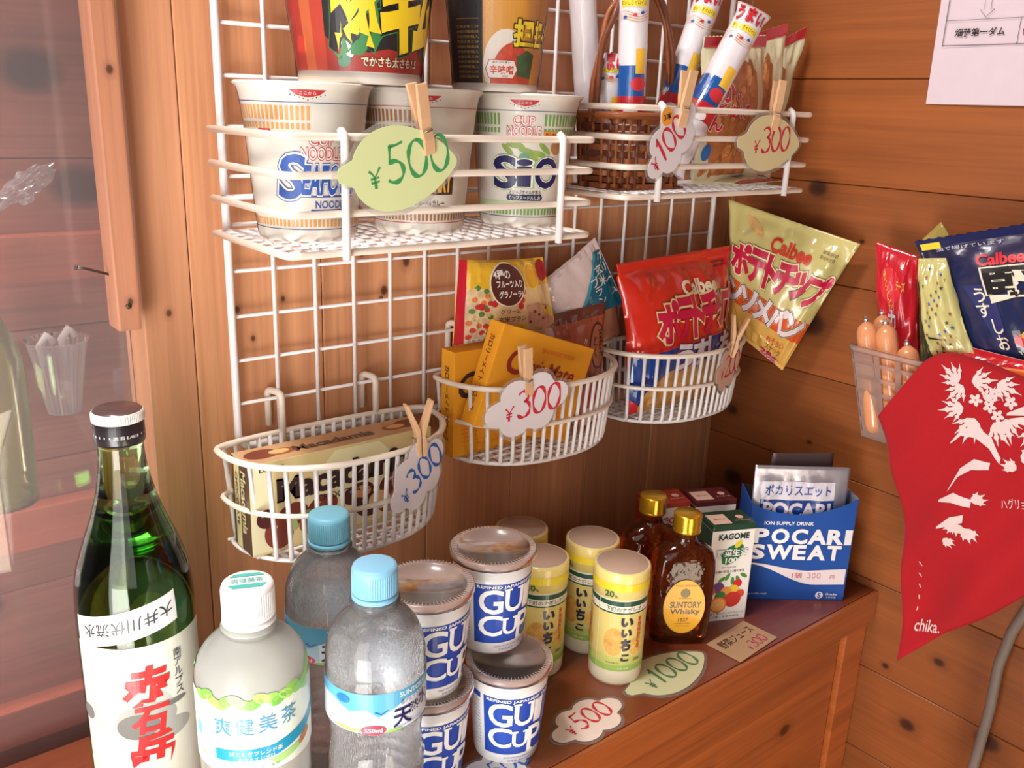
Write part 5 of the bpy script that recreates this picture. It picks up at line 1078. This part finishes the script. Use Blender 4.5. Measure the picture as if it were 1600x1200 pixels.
bag('snack_bag', 'big navy chip bag with bold white-edged characters, cut off by the right edge', 'snack bag', (-.0680, -.2610, .3910), (-.0500, -.4280, .4400), (-.0780, -.4450, .3000), (-.0780, -.3420, .2900), .014, NVF, kata, 'snack bags in the plastic basket', wr=.003, seed=36, nu=40, nv=36, pinch=.0, zig=.0012)
def wr_(a): a.rect(0, 84, 100, 100, P(196, 30, 40, 'film'), 1); [a.oval(2+k*5, 84, 3, 5, P(196, 30, 40, 'film'), 1.2) for k in range(20)]; a.rect(3, 30, 22, 70, P(180, 26, 40), 2); a.text('カルビー', 12, 52, 15, 10, P(226, 190, 190), 3, .02); a.text('かっぱ', 36, 34, 20, 22, P(110, 24, 30), 3, .06)
bag('snack_bag', 'white snack bag with a scalloped red edge, in front of the starry one', 'snack bag', (-.0860, -.2950, .3110), (-.0860, -.4050, .3080), (-.0840, -.4000, .2450), (-.0840, -.3050, .2450), .007, P(232, 222, 224, 'film'), wr_, 'snack bags in the plastic basket', wr=.002, seed=38)
bag('snack_bag', 'orange snack bag tucked just above the red cloth', 'snack bag', (-.0900, -.3220, .2960), (-.0900, -.3900, .3020), (-.0890, -.3850, .2400), (-.0890, -.3150, .2400), .004, P(222, 110, 40, 'film'), None, 'snack bags in the plastic basket', wr=.002, seed=39, nu=20, nv=20)
bag('snack_bag', 'small orange bag corner between the sausages and the cloth', 'snack bag', (-.0700, -.2830, .3040), (-.0700, -.3020, .2900), (-.0700, -.3120, .2350), (-.0700, -.2960, .2350), .003, P(214, 90, 40, 'film'), None, 'snack bags in the plastic basket', seed=40, nu=10, nv=10)

# red printed cloth hung over the basket's front
CL = M('red_cotton', (164, 6, 20), .9, var=.10, scale=500, sheen=.05, bump=.12)
def fold(y, z):
    k = (.30-z)/.30; q = (y+.34)/.06
    d = .0048*math.sin(y*95+z*44)*min(1, k*2.2)+.006*math.sin(y*46-z*30+1.2)*k+.0015*noise.noise(Vector((y*30, z*16, 1)))
    return -.1060-.004*k+d-.003*min(1, k*4)
def coons(Lf, Rt, Bt, Tp, nu, nv):
    def at(pl, t):
        d = [0]
        for a, b in zip(pl, pl[1:]): d.append(d[-1]+math.dist(a, b))
        T = t*d[-1]
        for i in range(len(pl)-1):
            if T <= d[i+1]+1e-12: k = (T-d[i])/(d[i+1]-d[i]); return (pl[i][0]+(pl[i+1][0]-pl[i][0])*k, pl[i][1]+(pl[i+1][1]-pl[i][1])*k)
        return pl[-1]
    g = []
    for j in range(nv+1):
        v = j/nv; row = []
        for i in range(nu+1):
            u = i/nu; l, r, b, tt = at(Lf, v), at(Rt, v), at(Bt, u), at(Tp, u)
            row.append(tuple((1-u)*l[c]+u*r[c]+(1-v)*b[c]+v*tt[c]-((1-u)*(1-v)*Bt[0][c]+u*(1-v)*Bt[-1][c]+(1-u)*v*Tp[0][c]+u*v*Tp[-1][c]) for c in (0, 1)))
        g.append(row)
    return g
Lf = [(-.339, .007), (-.331, .050), (-.326, .084), (-.322, .110), (-.317, .132), (-.305, .172), (-.290, .203), (-.275, .233), (-.291, .262), (-.306, .290)]
Tp = [(-.306, .290), (-.313, .296), (-.326, .301), (-.352, .300), (-.394, .293), (-.460, .292)]
Bt = [(-.339, .007), (-.374, .053), (-.405, .085), (-.429, .116), (-.460, .150)]
Rt = [(-.460, .150), (-.460, .292)]
t = thing('printed_cloth', 'red cotton cloth with white leaf print draped over the plastic basket', 'cloth', loc=(0, 0, 0))
G = coons(Lf, Rt, Bt, Tp, 50, 60); bm = bmesh.new(); V = [[bm.verts.new((fold(y, z), y, z)) for y, z in r] for r in G]
for j in range(60):
    for i in range(50): q = bm.faces.new((V[j][i], V[j][i+1], V[j+1][i+1], V[j+1][i])); q.smooth = True
Tv = V[-1]; prev = Tv
for st, (dx, dz) in enumerate(((.010, .003), (.024, -.004), (.028, -.025))):   # the cloth laps over the rim and down inside
    cur = [bm.verts.new((v.co.x+dx, v.co.y, v.co.z+dz)) for v in Tv]
    for i in range(50): q = bm.faces.new((prev[i], prev[i+1], cur[i+1], cur[i])); q.smooth = True
    prev = cur
o = obj('cloth_sheet', bm, CL, t); sd = o.modifiers.new('thickness', 'SOLIDIFY'); sd.thickness = .0006; sd.offset = 1
bm = bmesh.new(); pts = [(-.315, .138), (-.322, .126), (-.330, .092), (-.325, .072), (-.329, .050), (-.334, .066), (-.340, .100), (-.345, .130)]   # back corner of the cloth showing at the left
v = [bm.verts.new((-.094+.003*math.sin(k), y, z)) for k, (y, z) in enumerate(pts)]; bm.faces.new(v); obj('rear_corner', bm, CL, t)
a = Art(); WI = P(218, 194, 190, 'paper')
def leaf(cx, cy, L_, ang, lobes=5, wd=.30):                     # deeply cut leaf in mirrored coordinates (u to the viewer's right)
    for k in range(lobes):
        b = ang+(k-(lobes-1)/2)*.42; l = L_*(1-.13*abs(k-(lobes-1)/2)); ca, sa = math.cos(b), math.sin(b)
        pts = [(0, 0), (.3*l, wd*.32*l), (.5*l, wd*.22*l), (.62*l, wd*.42*l), (.72*l, wd*.16*l), (l, 0), (.72*l, -wd*.16*l), (.62*l, -wd*.42*l), (.5*l, -wd*.22*l), (.3*l, -wd*.32*l)]
        a.poly([(cx+x*ca-y*sa, cy+x*sa+y*ca) for x, y in pts], WI, 1+.05*k)
for cx, cy, l, g in ((.342, .283, .022, 2.6), (.346, .281, .020, 4.1), (.352, .286, .022, .3), (.372, .289, .022, -.2), (.350, .262, .022, 3.5), (.360, .255, .026, 4.5), (.376, .256, .024, -.7), (.385, .262, .022, -1.1), (.366, .272, .016, 1.2), (.410, .260, .022, -1.6), (.404, .285, .02, .2)): leaf(cx, cy, l, g)
for cx, cy in ((.370, .268), (.378, .262), (.358, .271), (.386, .276), (.372, .280)):
    for k in range(5): a.oval(cx+.0032*math.cos(k*1.257), cy+.0032*math.sin(k*1.257), .0026, .0017, WI, 1.5, k*1.257)
for p in ([(.345, .228), (.352, .240), (.364, .243), (.378, .238), (.389, .226)], [(.352, .186), (.358, .205), (.368, .216), (.382, .219)], [(.346, .174), (.358, .182), (.374, .182)], [(.350, .150), (.360, .160), (.370, .166)], [(.385, .266), (.400, .274), (.430, .290)], [(.388, .262), (.405, .266), (.440, .268)]):
    n = len(p)
    for i in range(n-1): w0 = .0045*math.sin(PI*(i+.15)/n)+.0004; w1 = .0045*math.sin(PI*(i+1.15)/n)+.0004; a.poly([(p[i][0], p[i][1]-w0), (p[i+1][0], p[i+1][1]-w1), (p[i+1][0], p[i+1][1]+w1), (p[i][0], p[i][1]+w0)], WI, 1.2)
for cx, cy, l, g in ((.374, .184, .014, .6), (.366, .160, .014, -1.3), (.372, .157, .016, -.9), (.364, .158, .012, -2.2), (.357, .142, .012, -.6), (.405, .230, .020, .8), (.402, .222, .014, 2.8)): leaf(cx, cy, l, g, 4, .5)
a.build('leaf_print', lambda u, v, h: Vector((fold(-u, v)-.0008-h, -u, v)), t, .004, .004); a = Art()
a.text('ハグリョウ', .407, .192, .026, .0090, WI, 2, .0, rot=.35); a.build('brush_lettering', lambda u, v, h: Vector((fold(-u, v)-.0008-h, -u, v)), t, .004, .004); a = Art(); a.text('chika.', .3560, .0500, .0260, .0105, WI, 2, .01, rot=.42, shear=.3)
for k in range(5): a.stroke([(.3390+.0008*k, .110-.012*k), (.3420, .106-.012*k)], .0012, WI, 2)
a.build('brush_lettering', lambda u, v, h: Vector((fold(-u, v)-.0008-h, -u, v)), t, .004, .004)

# ------------------------------------------------------------------ notice on the wall, cable
t = thing('paper_notice', 'white paper notice with a ruled table pinned to the right wall', 'notice', loc=(0, 0, 0))
bm = bmesh.new(); g = []
for j in range(9):
    z = .514+.22*j/8; g.append([bm.verts.new((-.0008-.0016*(1-j/8)**2*abs(math.sin(i*.5)), -.2115+.0030*0-(.0035 if j == 0 else .0035*(1-j/8))-.30*i/12, z)) for i in range(13)])
for j in range(8):
    for i in range(12): bm.faces.new((g[j][i], g[j][i+1], g[j+1][i+1], g[j+1][i]))
o = obj('paper_sheet', bm, P(214, 196, 204, 'paper'), t); sd = o.modifiers.new('thickness', 'SOLIDIFY'); sd.thickness = .0002
a = Art(); K = P(40, 34, 40, 'paper')
a.rect(.2225, .566, .420, .5666, K, 1); a.rect(.2225, .566, .2231, .720, K, 1); a.rect(.2225, .5880, .420, .5884, K, 1); a.rect(.2900, .566, .2904, .588, K, 1)
a.text('畑薙第一ダム', .2555, .5775, .045, .0068, K, 1, .035); a.text('(', .2945, .5770, .002, .008, P(150, 60, 50, 'paper'), 1); a.text('畑薙湖', .330, .5775, .024, .0068, K, 1, .035)
a.stroke([(.2560, .640), (.2560, .5965), (.2525, .5965), (.2590, .5900), (.2655, .5965), (.2620, .5965), (.2620, .640)], .0006, P(110, 100, 106, 'paper'), 1)
a.build('printed_table', lambda u, v, h: Vector((-.0026-h, -u, v)), t)
bm = bmesh.new(); tube(bm, sm([(0, 0), (1, 1)], 1) and [Vector(p) for p in ((-.020, -.480, .160), (-.020, -.440, .120), (-.020, -.408, .072), (-.018, -.396, .030), (-.018, -.391, -.010), (-.018, -.392, -.060), (-.016, -.389, -.120), (-.014, -.384, -.200), (-.012, -.380, -.330))], .0050, seg=14)
tag(obj('cable', bm, M('grey_cable', (122, 108, 100), .5, coat=.1), None), 'grey electric cable hanging down the right wall', 'cable')

# ------------------------------------------------------------------ price tags and clothespins
LG = P(212, 220, 160, 'paper'); WP = P(226, 218, 220, 'paper'); CRP = P(222, 208, 160, 'paper')
RM = P(206, 44, 64, 'marker'); GM = P(60, 150, 84, 'marker'); BM_ = P(44, 100, 176, 'marker')
VR = (.0, .0, 1)
price_tag('pale green lemon-shaped tag reading 500 in green, on the left shelf', (-.5535, -.1475, .4540), (.995, 0, .10), (0, -.08, 1), .0940, .0560, LEMON, LG, '500', GM, .0235, (-.50, -.42), .10, dw=.12, adv=.68)
clothespin('clothespin holding the green 500 tag on the left shelf', (-.5300, -.1475, .4630), (-.24, -.02, 1), (0, -1, 0), .047, .0085)
ang = .80
price_tag('white cloud-shaped tag reading 100 in red with an orange dot, on the right shelf', (-.2740, -.1370, .4735), (math.cos(ang), 0, math.sin(ang)), (-math.sin(ang), 0, math.cos(ang)), .0780, .0450, CLOUD, WP, '100', RM, .0200, (-.80, -.30), -.04, dw=.13)
dot = thing('round_sticker', 'orange round sticker beside the 100 tag', 'sticker', loc=(0, 0, 0))
bm = bmesh.new(); slab(bm, [(.0072*math.cos(2*PI*k/28), .0078*math.sin(2*PI*k/28)) for k in range(28)], plane_map((-.2840, -.1392, .4935), (1, 0, 0), (0, 0, 1)), 0, .0006); obj('paper_dot', bm, P(240, 160, 60, 'paper'), dot)
a = Art(); a.text('3本', 0, 0, .0100, .0060, P(40, 36, 40, 'marker'), 2, .02, rot=.25); a.build('handwriting', plane_map((-.2840, -.1399, .4935), (1, 0, 0), (0, 0, 1)), dot)
clothespin('clothespin holding the 100 tag, in front of the snack sticks', (-.2640, -.1370, .4850), (.11, -.02, 1), (-.25, -1, 0), .047, .0085, .18)
price_tag('pale lemon-shaped tag reading 300 in red, on the right shelf', (-.1320, -.1345, .4720), (1, 0, -.02), (0, -.05, 1), .0980, .0520, LEMON, CRP, '300', RM, .0215, (-.48, -.36), .05, dw=.12, adv=.62)
clothespin('clothespin holding the pale yellow 300 tag', (-.1290, -.1345, .4840), (.12, .03, 1), (-.3, -1, 0), .046, .0085, .10)
price_tag('white cloud-shaped tag reading 300 in blue, on the lowest basket', (-.5170, -.1150, .2110), (.86, .25, .42), (-.40, -.10, .86), .0720, .0520, CLOUD, WP, '300', BM_, .0200, (-.62, -.45), .05, dw=.13, adv=.66)
clothespin('clothespin seen edge-on with spread handles, holding the blue 300 tag', (-.5120, -.1130, .2270), (-.08, -.04, 1), (-1, .15, 0), .046, .0085, .34)
price_tag('white cloud-shaped tag reading 300 in red, on the middle basket', (-.4075, -.1180, .2525), (1, 0, .0), (-.02, -.06, 1), .0920, .0560, CLOUD, WP, '300', RM, .0230, (-.52, -.42), .04, dw=.13, adv=.66)
clothespin('clothespin holding the red 300 tag on the middle basket', (-.4060, -.1160, .2590), (-.13, -.04, 1), (-.1, -1, 0), .046, .0085, .10)
price_tag('pale tag reading 200 in red, on the basket nearest the corner', (-.1320, -.1150, .2430), (.96, .26, .02), (-.02, -.04, 1), .0560, .0480, CLOUD, P(214, 176, 156, 'paper'), '200', RM, .0215, (-.60, -.42), .03, dw=.10, adv=.50)
clothespin('clothespin holding the 200 tag beside the corner', (-.1260, -.1130, .2540), (.20, -.05, 1), (.75, -.55, 0), .044, .0085, .26)
# cards lying on the counter
def flat(label, c, U, w, h, shape, paper, digits, ink, dh, start, rot=0, extra=None, film=True):
    U = Vector(U).normalized(); V = Vector((0, 0, 1)).cross(U); return price_tag(label, c, U, V, w, h, shape, paper, digits, ink, dh, start, rot, 'price cards on the counter', extra=extra, film=film, dw=.13)
flat('lemon-shaped card reading 1000 in green, lying by the whisky', (-.3080, -.2170, .0004), (1, .02, 0), .1050, .0520, LEMON, P(206, 206, 160, 'paper'), '1000', P(84, 130, 84, 'marker'), .0210, (-.55, -.40), .02)
flat('cloud-shaped card reading 500 in red, lying near the counter edge', (-.4140, -.2235, .0004), (1, -.03, 0), .0800, .0450, CLOUD, P(232, 214, 200, 'paper'), '500', RM, .0185, (-.60, -.40), .06)
flat('cloud-shaped card reading 500 in blue, at the foot of the front sake cup', (-.5150, -.2260, .0004), (1, -.03, 0), .0680, .0400, CLOUD, P(226, 222, 224, 'paper'), '500', BM_, .0160, (-.40, -.40), .0)
RECT = [(-1, -1), (1, -1), (1, 1), (-1, 1)]
flat('brown rectangular card for vegetable juice reading 300 in red', (-.2065, -.2255, .0004), (.99, .08, 0), .0650, .0390, RECT, P(186, 150, 112, 'paper'), '300', P(196, 50, 90, 'marker'), .0110, (-.20, -.80), .0, extra=lambda a: a.text('野菜ジュース', .000, .0075, .052, .0115, P(90, 56, 40, 'marker'), 2, .01), film=False)

# ------------------------------------------------------------------ prints, ridges and the like belong to the part they sit on
HOST = {'printed_design': ('bag_body', 'cup_body', 'wrapper'), 'front_print': ('carton_body', 'carton_box', 'front_panel'), 'side_print': ('carton_body', 'carton_box'), 'top_print': ('carton_body', 'carton_top'),
        'cap_ribs': ('screw_cap',), 'cap_knurling': ('screw_cap',), 'cap_print': ('screw_cap',), 'cap_top_print': ('screw_cap',), 'lid_ridges': ('lid',), 'handwriting': ('paper_card', 'paper_dot'), 'film_tail': ('metal_clip',),
        'cap_disc': ('cap',), 'leaf_print': ('cloth_sheet',), 'brush_lettering': ('cloth_sheet',), 'printed_table': ('paper_sheet',), 'printed_label': ('cup_body',), 'handle_binding': ('hoop_handle',)}
for o in list(COL.objects):
    base = o.name.split('.')[0]
    if o.parent is not None and base in HOST and o.parent.parent is None:
        for s in o.parent.children:
            if s.name.split('.')[0] in HOST[base] and s is not o: o.parent = s; break
